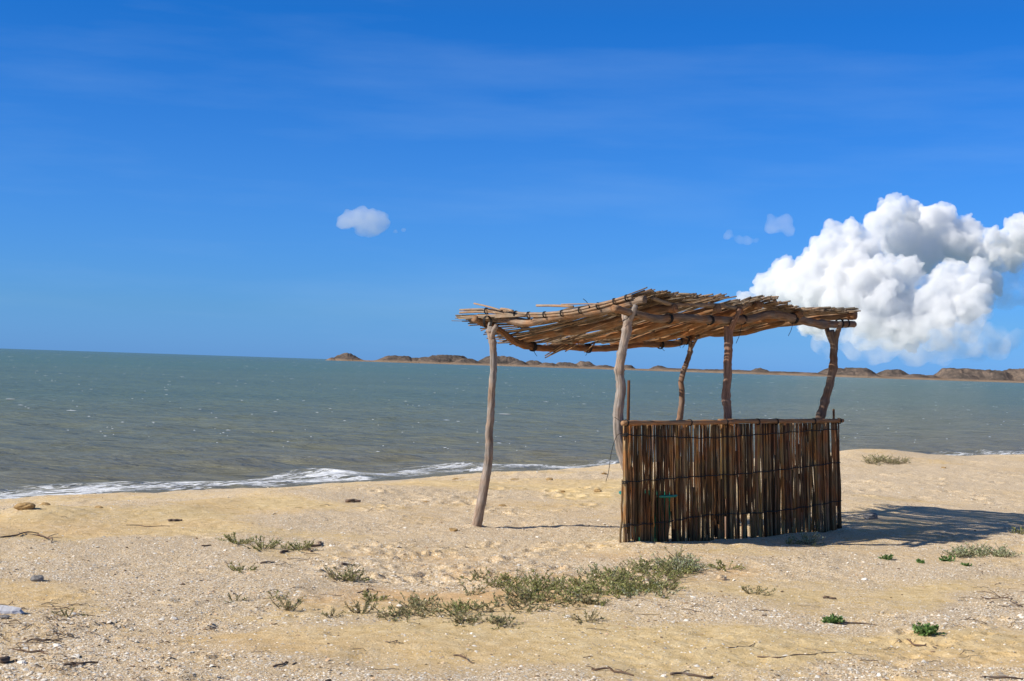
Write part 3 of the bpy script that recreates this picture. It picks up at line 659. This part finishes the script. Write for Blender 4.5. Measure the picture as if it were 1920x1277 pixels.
# loose wire on the near post
mb = MB(); tube(mb, [W(1168, 812, 13.76), W(1156, 818, 13.72), (W(1146, 850, 13.70)), W(1141, 885, 13.68), W(1136, 903, 13.68)], .003, 5, 5, 0); tube(mb, [W(1152, 782, 13.75), W(1162, 789, 13.72), W(1172, 800, 13.7)], .003, 5, 4, 0)
bld(mb, 'loose_wire', M_cord)

# ---- cane wall
wall = bpy.data.objects.new('cane_wall', None); COL.objects.link(wall); wall.parent = shelter; wall.location = (.7, -.4, 0); wall.empty_display_size = .1
mb = MB()
ns = 122; wdir = Vector((mB[0] - mA[0], mB[1] - mA[1], 0)).normalized(); wn_ = Vector((wdir.y, -wdir.x, 0))   # towards the camera
Lw = math.hypot(mB[0] - mA[0], mB[1] - mA[1])
def wall_pt(u, z, off=0.0):
    p = Vector((mA[0], mA[1], 0)) + wdir * (u * Lw - (.057 + .05 * u) * z / 1.15) + wn_ * off; return Vector((p.x, p.y, z))
def topz(u):                # top rail height along the wall
    px = 1168 + 402 * u; D = Dmat(px, 791); return W(px, 793 - 4 * u, D).z
def cane(u, z0, z1, rd, off, tint, lean=0):
    P = []
    for t in np.linspace(0, 1, 6):
        P.append(wall_pt(u + lean * (t - .5) + rng.normal(0, .0013), z0 + (z1 - z0) * t, off + rng.normal(0, .002)))
    tube(mb, P, [rd, rd * rng.uniform(.8, 1.1), rd * rng.uniform(.7, 1)], 6, 3, .08, tint)
u = 0.0
while u < 1.0:
    rd = rng.choice([.0055, .0075, .010, .014], p=[.3, .35, .25, .10]) * rng.uniform(.85, 1.15)
    uu = u + rd / Lw; p = wall_pt(uu, 0); zg = hz(p.x, p.y); tz = topz(uu) - .02
    br = .16 + 1.25 * rng.random() ** 1.5; tint = np.array((br, br * rng.uniform(.85, 1.05), br * rng.uniform(.75, 1.15)))
    if rng.random() < .09: tint = np.array((1.3, 1.4, 1.5)) * rng.uniform(.8, 1.15)
    r_ = rng.random(); lean = rng.normal(0, .0025)
    if r_ < .80: cane(uu, zg - .03 + (rng.uniform(.02, .08) if rng.random() < .15 else 0), tz, rd, 0, tint, lean)
    elif r_ < .9: cane(uu, zg - .03, zg + rng.uniform(.5, .9), rd, 0, tint, lean); 
    else: cane(uu, zg + rng.uniform(.2, .5), tz, rd, 0, tint, lean)
    if rng.random() < .62:   # back layer, slightly offset, often short; darker tint paints shade into the gaps
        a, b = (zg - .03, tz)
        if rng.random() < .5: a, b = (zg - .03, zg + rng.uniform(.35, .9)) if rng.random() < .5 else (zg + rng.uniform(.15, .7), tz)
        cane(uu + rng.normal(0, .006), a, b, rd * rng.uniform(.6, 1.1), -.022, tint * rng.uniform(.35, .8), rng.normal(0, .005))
    if rng.random() < .10:   # front layer bits
        cane(uu, zg + rng.uniform(-.03, .3), zg + rng.uniform(.55, 1.05), rd, .018, tint * 1.15, rng.normal(0, .006))
    u += (2 * rd * rng.uniform(.75, 1.2)) / Lw
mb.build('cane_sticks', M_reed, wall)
for u0, u1, t_ in [(-.012, .46, .85), (.40, 1.015, .7)]:
    mb = MB(); P = [wall_pt(x_, topz(x_) + (0 if u0 < 0 else .008) * (1 - (x_ - u0) * 1.2), .03 if u0 < 0 else .02) for x_ in np.linspace(u0, u1, 7)]
    tube(mb, P, [.024, .02, .022, .023], 10, 5, .05, (t_, t_ * .95, t_ * .9), knots=4); mb.build('top_rail', M_rail, wall)
# tie loops on the rail and wires woven through
for u0 in (.005, .27, .43, .58, .67, .86, .995):
    mb = MB(); c = wall_pt(u0, topz(u0), .024); ring(mb, c, wdir, .030, .004, 12, 2); mb.build('tie_wire', M_cord, wall)
for rows in [[(1168, 815), (1235, 818), (1320, 821), (1400, 816), (1480, 810), (1570, 804)], [(1168, 904), (1250, 897), (1320, 892), (1400, 887), (1490, 877), (1572, 866)], [(1170, 985), (1240, 979), (1320, 966), (1420, 961), (1500, 951), (1575, 938)]]:
    mb = MB(); P = []
    base = catmull([(a, b, 0) for a, b in rows], 18)
    for i, (a, b, _) in enumerate(base):
        p = W(a, b, Dmat(a, b)); P.append(p + wn_ * (.028 + .006 * math.sin(i * 1.3)) + Vector((0, 0, .004 * math.sin(i * .9))))
    tube(mb, P, .0052, 5, 1, .1, smoothpath=False); ring(mb, P[0], Vector((0, 0, 1)), .026, .006, 10, 2); mb.build('wire', M_cord, wall)
for pts, rd in [([(1177, 1000, 13.72), (1177, 860, 13.72), (1179, 713, 13.72)], [.016, .016, .012]), ([(1565, 985, 15.9), (1564, 850, 15.88), (1563, 767, 15.86)], [.018, .014, .012])]:
    mb = MB(); tube(mb, [W(*p) for p in pts], rd, 8, 4, .05, (.25, .2, .16)); mb.build('stake', M_rail, wall)
# green tub behind the wall
c = Vector((W(1160, 925, 14.22).x + .29, 14.22, 0)); c.z = hz(c.x, c.y)
tub = empty('plastic_tub', c, 'green plastic tub standing on the sand behind the left end of the cane wall', 'tub')
mb = MB(); prof = [(.0, .01), (.19, .01), (.2, .03), (.255, .44), (.285, .445), (.29, .465), (.25, .47), (.19, .05), (0, .045)]; nn = 40; V = []; Fc = []
for r_, z_ in prof:
    for k in range(nn): a = 2 * math.pi * k / nn; V.append((c.x + r_ * math.cos(a), c.y + r_ * math.sin(a), c.z + z_))
for i in range(len(prof) - 1):
    for k in range(nn): k2 = (k + 1) % nn; Fc.append((i * nn + k, i * nn + k2, (i + 1) * nn + k2, (i + 1) * nn + k))
mb.add(V, Fc); mb.build('tub_body', M_green, tub)
mb = MB(); tube(mb, [c + Vector((.20, .20, .45)), c + Vector((.28, .28, .40)), c + Vector((.25, .14, .45))], .012, 8, 5, 0); mb.build('handle', M_green, tub)

# ---------------------------------------------------------------- plants
def plant_geo(mbl, mbs, base, h, spread, nst, dense=1.0, tone=0, flat=0.0):
    pals = [[(.21, .23, .055), (.31, .32, .09), (.40, .39, .17), (.13, .155, .04)], [(.08, .16, .035), (.13, .24, .06), (.19, .31, .09)], [(.27, .26, .11), (.36, .32, .16), (.42, .35, .20), (.17, .19, .07)], [(.30, .34, .16), (.42, .45, .27), (.18, .22, .09), (.48, .49, .33)]]
    pal = pals[tone]
    for s in range(nst):
        a = rng.uniform(0, 6.283); el = rng.uniform(.15, 1.3) * (1 - flat * .6); L = h * rng.uniform(.6, 1.25) + spread * .5 * (1 - el / 1.6)
        d = Vector((math.cos(a) * math.cos(el), math.sin(a) * math.cos(el), math.sin(el)))
        b0 = base + Vector((math.cos(a), math.sin(a), 0)) * spread * .25 * rng.random(); b0.z -= .01
        bend = Vector((rng.normal(0, .15), rng.normal(0, .15), rng.uniform(-.1, .35)))
        P = [b0 + d * L * t + bend * L * t * t * .5 for t in (0, .35, .7, 1)]
        tube(mbs, P, [.0032, .0022, .0014], 4, 2, 0, (rng.uniform(.7, 1.3),) * 3)
        pp = catmull(P, 5)
        nl = int(15 * dense * (.6 + L / max(h, .01) * .4))
        for q in range(nl):
            t = rng.uniform(.2, 1.0); j = min(int(t * (len(pp) - 1)), len(pp) - 2); p = Vector(pp[j] + (pp[j + 1] - pp[j]) * (t * (len(pp) - 1) - j))
            ld = (d * .6 + Vector((rng.normal(), rng.normal(), rng.normal() * .7 + .4)) * .7).normalized()
            ll = rng.uniform(.012, .030) * (1.25 if tone == 1 else 1) * min(1.3, .6 + h * 5); wd = ll * rng.uniform(.13, .24) * (1.5 if tone == 1 else 1)
            sd_ = ld.cross(Vector((rng.normal(), rng.normal(), rng.normal()))).normalized() * wd; nu = ld.cross(sd_).normalized() * wd * .35
            cc = np.array(pal[rng.integers(len(pal))]) * rng.uniform(.8, 1.2)
            mbl.add([p, p + ld * ll * .5 + sd_ + nu, p + ld * ll, p + ld * ll * .5 - sd_ + nu], [(0, 1, 2), (0, 2, 3)], None, cc)
M_stem = plain('plant_stem', (.16, .12, .07), .8)
PL = [(444, 1016, .10, .26, 16, 0, 'dark green weed tuft, nearest of the weeds to the crest at left'),
      (492, 1028, .09, .34, 16, 0, 'sprawling weed just right of the tuft nearest the crest at left'),
      (565, 1030, .10, .30, 18, 0, 'leafy green weed beside the black charred stick'),
      (452, 1068, .06, .22, 10, 0, 'small flat weed with a dark twig, alone below the two weeds at left'),
      (640, 1088, .16, .26, 14, 2, 'tall loose weed with bare twigs in front of the trampled sand'),
      (663, 1088, .09, .20, 14, 0, 'low green weed touching the tall loose twiggy one'),
      (516, 1122, .17, .06, 4, 2, 'single upright weed stem with a tufted top'),
      (541, 1140, .10, .26, 13, 2, 'half dried weed bush with bare branches beside the upright stem'),
      (441, 1125, .07, .14, 6, 2, 'tiny sparse weed, last on the left of the weed group'),
      (699, 1124, .07, .18, 14, 0, 'small round green weed between the loose weed and the dry yellowish bush'),
      (676, 1148, .10, .18, 16, 2, 'round yellowish weed in front of the small round green one'),
      (620, 1153, .09, .12, 6, 2, 'thin pale weed sprig left of the round yellowish weed'),
      (1515, 1018, .16, .20, 20, 3, 'silvery upright tuft at the foot of the cane wall'),
      (1478, 1018, .06, .18, 7, 0, 'sparse little weed left of the silvery tuft'),
      (1662, 1047, .05, .13, 9, 1, 'little bright green weed with two shoots right of the cane wall'),
      (1726, 1054, .03, .10, 6, 1, 'flat brownish green weed sprig between two bright green weeds'),
      (1777, 1050, .05, .14, 10, 1, 'bright green weed in front of the long pale green clump at right'),
      (1811, 1059, .03, .06, 5, 1, 'tiniest green sprout in front of the pale green clump at right'),
      (1565, 1165, .055, .11, 18, 1, 'dark green leafy weed in the bare sand below the wall, the smaller of two'),
      (1741, 1187, .06, .17, 28, 1, 'bushy bright green weed nearest the camera at right'),
      (1915, 1000, .11, .16, 12, 0, 'green weed at the right edge by the tip of the shadow'),
      (1415, 1112, .05, .28, 12, 2, 'long sparse low weed right of the big weed patch'),
      (1100, 1162, .07, .22, 14, 2, 'low weed in front of the big patch'),
      (128, 1152, .07, .14, 7, 2, 'faint dry weed among dark twigs at lower left'),
      (338, 1184, .03, .12, 4, 2, 'wispy dead sprig in the shell bits at lower left'),
      (1360, 1065, .07, .28, 12, 0, 'trailing weed at the right end of the big weed patch')]
PL[-3:] = [PL[-3], PL[-1]]
for (px, py, h, sp, nst, tone, lab) in PL:
    g = ground_at(px, py + 2); e = empty('beach_weed', g, lab, 'weed', 'weeds scattered over the sand')
    ml = MB(); ms = MB(); plant_geo(ml, ms, g, h * .65, sp * .75, int(nst * 1.2), 1.3 if tone != 2 else .9, tone, .4 if sp > .2 else 0)
    ml.build('leaves', M_leaf, e, False); ms.build('stems', M_stem, e)
# long pale clump at right, and crest grass
def cover(name, spots, lab):
    ml = MB(); ms = MB()
    for (px, py, h, sp, nst, tone) in spots:
        g = ground_at(px, py); plant_geo(ml, ms, g, h, sp, nst, 1.0, tone, .5)
    o = ml.build(name, M_leaf, None, False, origin=ground_at(spots[0][0], spots[0][1])); ob = o
    ms2 = ms.build('stems', M_stem, o)
    tag(o, lab, 'ground cover', kind='stuff')
sp = []
for _ in range(30): sp.append((rng.uniform(1785, 1888), rng.uniform(1037, 1047), rng.uniform(.05, .11), .14, 5, 3))
cover('creeping_weeds', sp, 'long low band of pale green weeds on the sand beyond the bright sprouts at right')
sp = []
for _ in range(26): sp.append((rng.uniform(1632, 1690), rng.uniform(856, 861), rng.uniform(.08, .14), .25, 4, 2))
for _ in range(6): sp.append((rng.uniform(1635, 1650), rng.uniform(862, 865), rng.uniform(.08, .12), .2, 5, 0))
cover('crest_grass', sp, 'yellowish low growth on the crest hump against the water')
sp = []
rgs = [(1285, 1062, 26, 16, .17, 30, 3), (1255, 1070, 30, 10, .12, 26, 0), (1200, 1070, 45, 14, .11, 34, 0), (1140, 1085, 45, 16, .12, 44, 0), (1230, 1100, 50, 12, .10, 30, 0), (1180, 1105, 45, 14, .11, 34, 0), (1080, 1105, 45, 16, .12, 40, 0), (1000, 1100, 35, 18, .12, 40, 0),
       (965, 1090, 40, 14, .10, 18, 0), (915, 1085, 30, 12, .09, 10, 2), (985, 1125, 50, 12, .10, 22, 2), (1090, 1125, 40, 8, .09, 12, 2), (890, 1110, 14, 8, .10, 4, 2)]
for (px, py, dx, dy, h, n_, tone) in rgs:
    for _ in range(int(n_ * .8)):
        qx = px + np.clip(rng.normal(0, .55), -1.2, 1.2) * dx
        sp.append((qx, py + np.clip(rng.normal(0, .55), -1.2, 1.2) * dy + 6, h * rng.uniform(.35, .85), .10, 4, tone if rng.random() < .72 else rng.choice([0, 2, 3])))
cover('weed_patch', sp, 'large spreading patch of grey green weeds in front of the cane wall')
sp = []
for (px, py, dx, dy, n_, tone) in [(785, 1145, 35, 14, 26, 2), (860, 1145, 16, 7, 12, 0), (870, 1165, 22, 9, 14, 2), (935, 1170, 18, 8, 10, 2), (900, 1140, 30, 9, 8, 2), (735, 1158, 20, 6, 5, 2), (975, 1150, 20, 10, 5, 2)]:
    for _ in range(n_): sp.append((px + rng.normal(0, .6) * dx, py + rng.normal(0, .6) * dy, rng.uniform(.03, .09), .10, 3, tone))
cover('dry_weed_patch', sp, 'half dry yellowish weed patch left of and nearer than the large green one')

# ---------------------------------------------------------------- driftwood, stones, twigs
def twig_geo(mb, g0, g1, r0, kinks=4, rise=.02, side=2):
    P = []
    for t in np.linspace(0, 1, kinks + 2):
        p = g0.lerp(g1, t); L = (g1 - g0).length
        P.append(Vector((p.x + rng.normal(0, .06) * L * (0 < t < 1), p.y + rng.normal(0, .13) * L * (0 < t < 1), hz(p.x, p.y) + r0 * .6 + rise * math.sin(3.14 * t) * rng.uniform(.3, 1))))
    tube(mb, P, [r0, r0 * .9, r0 * .6], 6, 3, .12)
    for _ in range(side):
        j = rng.integers(1, len(P) - 1); d = Vector((rng.normal(), rng.normal(), abs(rng.normal()) * .3)).normalized() * (g1 - g0).length * rng.uniform(.12, .3)
        tube(mb, [P[j], P[j] + d * .5 + Vector((0, 0, .005)), P[j] + d], [r0 * .5, r0 * .3], 4, 3, .1)
TW = [(584, 1036, 602, 1018, .016, 'short black charred stick lying by a leafy weed', 'stick', .03, 0), (527, 1038, 540, 1034, .017, 'stubby dark wood chip below the sprawling weed', 'wood chip', 0, 0), (488, 1057, 514, 1055, .009, 'brown stick lying left of the tall loose weed', 'stick', .01, 0),
      (316, 978, 341, 977, .022, 'dark wood piece on the bare sand at left near the crest', 'wood', 0, 0), (236, 985, 318, 987, .006, 'long thin twig below the dark wood piece at left', 'twig', .01, 1), (0, 1008, 72, 1000, .009, 'long stick at the left edge leading to a forked branch', 'stick', .02, 1),
      (70, 1004, 96, 1018, .009, 'forked branch arching over ochre sand at left', 'branch', .05, 3), (118, 1247, 184, 1244, .009, 'knobbly dark stick at the bottom left', 'stick', .02, 3), (25, 1219, 92, 1228, .007, 'tangled grey branch among shells at the bottom left', 'branch', .03, 8),
      (50, 1205, 116, 1206, .007, 'many branched grey twig just behind the tangled branch', 'branch', .03, 6), (0, 1244, 18, 1240, .028, 'thick black broken branch cut off by the left edge', 'branch', .01, 1), (512, 1251, 540, 1243, .008, 'forked dark twig on bare sand, bottom left of centre', 'twig', .01, 2),
      (1110, 1256, 1188, 1268, .008, 'grey split branch at the bottom edge near the middle', 'branch', .02, 5), (1258, 1265, 1336, 1270, .011, 'reddish brown flattened stick at the bottom edge', 'stick', .01, 1), (850, 1230, 890, 1244, .006, 'small twisted black twig behind the grey split branch', 'twig', .03, 4),
      (1365, 1215, 1415, 1210, .005, 'thin straight twig in bare sand below the wall', 'twig', 0, 0), (1570, 1168, 1645, 1172, .005, 'long thin twig reaching right from the leafy weed', 'twig', .02, 2), (1420, 1232, 1590, 1224, .005, 'very long thin stem curving over bare sand at lower right', 'twig', .01, 1),
      (1700, 1204, 1756, 1214, .007, 'forked twig on ochre sand below the bushy weed', 'twig', .01, 3), (1840, 1120, 1918, 1138, .006, 'spiky dead stems at the right edge', 'twig', .05, 8), (1843, 1272, 1918, 1275, .010, 'dark stick at the bottom right corner', 'stick', .01, 0),
      (1270, 1084, 1240, 1076, .005, 'thin twig in the weed patch edge', 'twig', .01, 2), (640, 1062, 668, 1068, .014, 'brown wood sliver half buried in trampled sand', 'wood', 0, 0), (670, 1110, 700, 1106, .006, 'bare dark twig under the low green weed', 'twig', .01, 2), (378, 1024, 396, 1023, .010, 'small brown stick alone in the shell gravel', 'stick', 0, 0),
      (1544, 1122, 1568, 1124, .012, 'curled reddish brown leaf like bark on the sand right of centre', 'bark', .02, 0), (650, 942, 676, 942, .03, 'brown curled bark lump on the sand left of the leaning post', 'bark', .03, 0), (548, 1247, 556, 1243, .006, 'tiny twig beside the forked dark twig', 'twig', 0, 0)]
for (a, b, c_, d, r0, lab, cat, rise, side) in TW:
    mb = MB(); g0 = ground_at(a, b); g1 = ground_at(c_, d); twig_geo(mb, g0, g1, r0 * .75, 3 if r0 > .008 else 4, rise * .6, side)
    o = mb.build({'wood chip': 'wood_chip', 'wood': 'driftwood'}.get(cat, cat), M_drift, None, origin=g0); tag(o, lab, cat)
mb = MB()
for (px, py, dx, dy, n_) in [(70, 1180, 90, 50, 70), (150, 1250, 120, 25, 20), (500, 1220, 300, 45, 12), (1000, 1190, 200, 60, 8), (1650, 1180, 260, 80, 34), (1870, 1120, 50, 30, 16), (600, 1080, 120, 40, 16), (1150, 1140, 150, 25, 10), (830, 1075, 160, 25, 10), (400, 950, 350, 30, 12)]:
    for _ in range(int(n_ * .75)):
        a = px + rng.uniform(-1, 1) * dx; b = py + rng.uniform(-1, 1) * dy
        if b > 1276 or b < 900: continue
        g0 = ground_at(a, b); an = rng.normal(0, .5); L = rng.uniform(.04, .18); g1 = g0 + Vector((math.cos(an) * L, math.sin(an) * L, 0))
        twig_geo(mb, g0, g1, rng.uniform(.0012, .0028), 3, rng.uniform(0, .02), rng.integers(0, 3))
o = mb.build('twig_litter', M_drift); tag(o, 'scattered fine dead twigs and stems on the sand', 'litter', kind='stuff')
def rock(name, px, py, r, sq, mat, lab, cat='stone', seed=1):
    g = ground_at(px, py); mb = MB(); rr = np.random.default_rng(seed); V = []; Fc = []; n, m_ = 14, 9
    pls = [(Vector(rr.normal(size=3)).normalized(), rr.uniform(.55, .9)) for _ in range(9)]
    for i in range(m_ + 1):
        for k in range(n):
            a = 2 * math.pi * k / n; e = math.pi * i / m_ - math.pi / 2; d = Vector((math.cos(a) * math.cos(e), math.sin(a) * math.cos(e), math.sin(e)))
            q = 1.0
            for nn_, h in pls:
                c_ = d.dot(nn_)
                if c_ > 1e-3: q = min(q, h / c_)
            q *= 1 + .05 * rr.normal() * math.cos(e); V.append(g + Vector((d.x * r * q * sq[0], d.y * r * q * sq[1], d.z * r * q * sq[2] + r * sq[2] * .35)))
    for i in range(m_):
        for k in range(n): k2 = (k + 1) % n; Fc.append((i * n + k, i * n + k2, (i + 1) * n + k2, (i + 1) * n + k))
    mb.add(V, Fc); o = mb.build(name, mat, None, False, origin=g); tag(o, lab, cat)
rock('stone', 71, 1089, .045, (1.3, 1, .75), M_stone, 'dark grey stone lying alone on shell gravel at left', seed=2)
rock('stone', 1354, 1087, .042, (1.1, 1, .8), M_tan, 'rounded tan stone right of the weed patch', seed=3)
rock('stone', 1630, 973, .085, (1.2, 1, .8), M_stone, 'dark lump of stone in the roof shadow behind the wall', seed=4)
rock('stone', 8, 1160, .03, (1.4, 1, .6), M_stone, 'small dark stone below the bleached wood at the left edge', seed=5)
rock('driftwood', 2, 1150, .09, (1.6, .7, .5), M_pale, 'bleached white driftwood chunk cut by the left edge', 'driftwood', 6)
for i, (px, py, r, lab) in enumerate([(48, 960, .10, 'larger ochre sand clod on the ledge at the upper left shore'), (84, 943, .07, 'low sand clod at the wet shore, upper left'), (185, 952, .04, 'small dark clod on ochre sand near the crest'), (855, 897, .05, 'dark clod on the crest just left of the leaning post'), (965, 899, .06, 'round clod on the crest just right of the leaning post'),
                                      (1031, 900, .055, 'clod on the crest between the leaning post and the wall'), (1122, 922, .06, 'clod of dry weed left of the green tub'), (1055, 924, .04, 'small dark clod midway between post and tub'), (940, 949, .05, 'brown clod right of the leaning post'), (850, 994, .05, 'brown clod left of the leaning post foot'),
                                      (800, 951 - 9, .04, 'little clod on trodden sand left of the leaning post'), (1133, 882 + 8, .045, 'flat dark clod on the shell bank near the loose wire'), (1770, 878, .05, 'brown clod on the far sand at right')]):
    rock('sand_clod', px, py, r * .8, (1.4, 1, .6), M_clod, lab, 'clod', 20 + i)
for i, (px, py, lab) in enumerate([(108, 1212, 'large white shell beside the grey twig, bottom left'), (41, 1244, 'large white shell below the tangled branch'), (325, 1161, 'white shell on gravel, left of centre foreground'), (1621, 1088, 'lone white shell in the foreground right of the wall')]):
    rock('shell', px, py, .022, (1.3, 1, .6), M_shell, lab, 'shell', 50 + i)

# ---------------------------------------------------------------- clouds
CD = 8000.0; CM = CD / FPX
def zc(x, y): return (1330 + x / 3.254, 350 + y / 3.254)
def cloudmat(name, alb):
    mt, n, l, b = newmat(name); b.inputs['Base Color'].default_value = (*alb, 1); b.inputs['Roughness'].default_value = 1; b.inputs['Specular IOR Level'].default_value = 0
    return mt
def volmat(name, dens, noise=None, col=(1, 1, 1)):
    mt = bpy.data.materials.new(name); mt.use_nodes = True; n = mt.node_tree.nodes; l = mt.node_tree.links
    for x in list(n): n.remove(x)
    out = n.new('ShaderNodeOutputMaterial'); v = n.new('ShaderNodeVolumePrincipled'); v.inputs['Color'].default_value = (*col, 1); v.inputs['Density'].default_value = dens; v.inputs['Anisotropy'].default_value = -.2
    l.new(v.outputs[0], out.inputs['Volume'])
    if noise:
        tcn = N(n, 'ShaderNodeTexCoord'); no = N(n, 'ShaderNodeTexNoise', Scale=1 / noise, Detail=4.0, Roughness=.6); l.new(tcn.outputs['Object'], no.inputs['Vector'])
        mr = N(n, 'ShaderNodeMapRange'); mr.inputs['From Min'].default_value = .42; mr.inputs['From Max'].default_value = .62; mr.inputs['To Max'].default_value = dens
        l.new(no.outputs[0], mr.inputs['Value']); l.new(mr.outputs[0], v.inputs['Density'])
    return mt
def cloud(name, blobs, voxel, disp, mat, label, puffs=18, seed=1, dist=CD, sq=1.0, parent=None):
    rr = np.random.default_rng(seed); bm_ = __import__('bmesh').new(); import bmesh
    cen = W(blobs[0][0], blobs[0][1], dist)
    def ico(c, r):
        mtx = Matrix.Translation(c - cen) @ Matrix.Diagonal((r, r * sq, r, 1)); bmesh.ops.create_icosphere(bm_, subdivisions=3 if r > 60 else 2, radius=1, matrix=mtx)
    for b in blobs:
        dz = b[3] if len(b) > 3 else 0; c = W(b[0], b[1], dist + dz); r = b[2] * dist / FPX; ico(c, r * .92)
        for _ in range(puffs):
            d = Vector(rr.normal(size=3)).normalized(); d.y = -abs(d.y) * .8; d.z += .15; d.normalize(); r2_ = r * rr.uniform(.22, .46); ico(c + d * (r * .92 - r2_ * .35), r2_)
    me = bpy.data.meshes.new(name); bm_.to_mesh(me); bm_.free(); me.materials.append(mat)
    o = bpy.data.objects.new(name, me); COL.objects.link(o); o.location = cen
    rm = o.modifiers.new('remesh', 'REMESH'); rm.mode = 'VOXEL'; rm.voxel_size = voxel; rm.use_smooth_shade = True
    for i, (sz, st_) in enumerate(disp):
        tx = bpy.data.textures.new(name + str(i), 'CLOUDS'); tx.noise_scale = sz; tx.noise_depth = 3; tx.noise_basis = 'BLENDER_ORIGINAL'
        dm = o.modifiers.new('d' + str(i), 'DISPLACE'); dm.texture = tx; dm.texture_coords = 'LOCAL'; dm.strength = st_; dm.mid_level = .5
    rm2 = o.modifiers.new('close', 'REMESH'); rm2.mode = 'VOXEL'; rm2.voxel_size = voxel; rm2.use_smooth_shade = True
    if parent: o.parent = parent; o.location = o.location - parent.location
    else: tag(o, label, 'cloud')
    return o
Z = [(1120, 150, 90, 0), (1220, 150, 60, 0), (1030, 250, 90, -40), (870, 280, 80, -60), (765, 275, 62, -60), (700, 400, 110, -100), (620, 420, 52, -60), (450, 520, 80, -60), (540, 530, 76, -90), (330, 620, 75, -60), (420, 640, 95, -100), (230, 700, 55, -60), (600, 610, 150, -160), (820, 470, 150, -120),
     (960, 400, 110, -60), (820, 660, 180, -220), (1060, 560, 130, -240), (1220, 530, 95, -240), (1010, 760, 170, -260), (1180, 690, 90, -200), (1200, 820, 150, -220), (650, 800, 120, -120),
     (1500, 530, 80, -240), (1400, 580, 88, -260), (1620, 560, 100, -240), (1720, 590, 70, -200), (1550, 690, 140, -280), (1390, 740, 140, -280), (1330, 690, 70, -240), 
     (1200, 250, 90, 120), (1150, 340, 110, 90), (1740, 430, 90, 200), (1330, 240, 130, 230), (1430, 200, 90, 260), (1560, 290, 100, 260), (1450, 350, 130, 240), (1230, 330, 110, 180), (1620, 400, 100, 240), (1550, 200, 40, 200), (1300, 430, 120, 160),
     (1720, 300, 60, 0), (1800, 330, 60, 40), (1890, 250, 75, 0), (1950, 340, 110, 100), (2040, 250, 120, 100), (1860, 420, 90, 260)]
bl = [(*zc(x, y), r / 3.254, d) for x, y, r, d in Z]
big = cloud('cumulus_cloud', bl, 6.5, [(80, 90), (34, 55), (14, 26)], volmat('cloud_vapour', .022), 'large towering white cumulus cloud rising behind the shelter roof at right', 20)

def zp(L): return [(*zc(a, b), r / 3.254, d) for a, b, r, d in L]
thin = volmat('cloud_thin_vapour', .0045, 130)
mid = volmat('cloud_mid_vapour', .014, 110)
cloud('cloud_lower', zp([(1480, 830, 100, -420), (1300, 880, 110, -450), (1130, 890, 110, -420), (950, 880, 120, -380), (1420, 910, 90, -450), (760, 890, 80, -300), (1620, 780, 90, -350), (1560, 900, 70, -380)]), 12.0, [(90, 80), (34, 40)], mid, None, 12, 37, parent=big)
cloud('cloud_base', zp([(900, 960, 100, -500), (1050, 990, 100, -540), (1250, 1000, 100, -520), (1400, 970, 120, -500), (1560, 960, 100, -500), (700, 955, 80, -400), (1660, 900, 90, -400), (1750, 960, 90, -400)]), 14.0, [(90, 50), (30, 18)], thin, None, 8, 31, parent=big, sq=1.6)
cloud('cloud_veil', zp([(1700, 560, 150, 300), (1850, 500, 140, 300), (1800, 650, 110, 300), (1950, 600, 150, 300), (1600, 450, 120, 350)]), 14.0, [(90, 60), (30, 22)], thin, None, 8, 33, parent=big)
def wisp(name, blobs, dens, label, seed):
    return cloud(name, blobs, 7.0, [(60, 40), (20, 16)], volmat(name + '_vapour', dens), label, 10, seed)
wisp('small_cloud', [(655, 412, 20), (672, 410, 22), (695, 412, 22), (712, 408, 16), (716, 418, 18), (680, 425, 18), (700, 428, 18), (645, 420, 12), (756, 431, 5), (740, 434, 5)], .0065, 'small solitary white puff of cloud left of the shelter roof in open sky', 41)
wisp('faint_cloud', [(1450, 425, 16), (1468, 420, 18), (1478, 432, 13), (1445, 410, 10)], .0032, 'faint grey puff of cloud just left of the big cumulus', 43)
wisp('faint_cloud', [(1368, 440, 10), (1385, 450, 10), (1402, 452, 9), (1418, 450, 7)], .003, 'faintest low grey wisp left of the other faint puff', 45)
wisp('small_cloud', zp([(1850, 940, 60, 0), (1880, 900, 40, 0), (1800, 990, 50, 0), (1740, 980, 40, 0), (1600, 1030, 40, 0), (1650, 1030, 40, 0)]), .003, 'low hazy cloud bank over the hills at the right edge', 47)
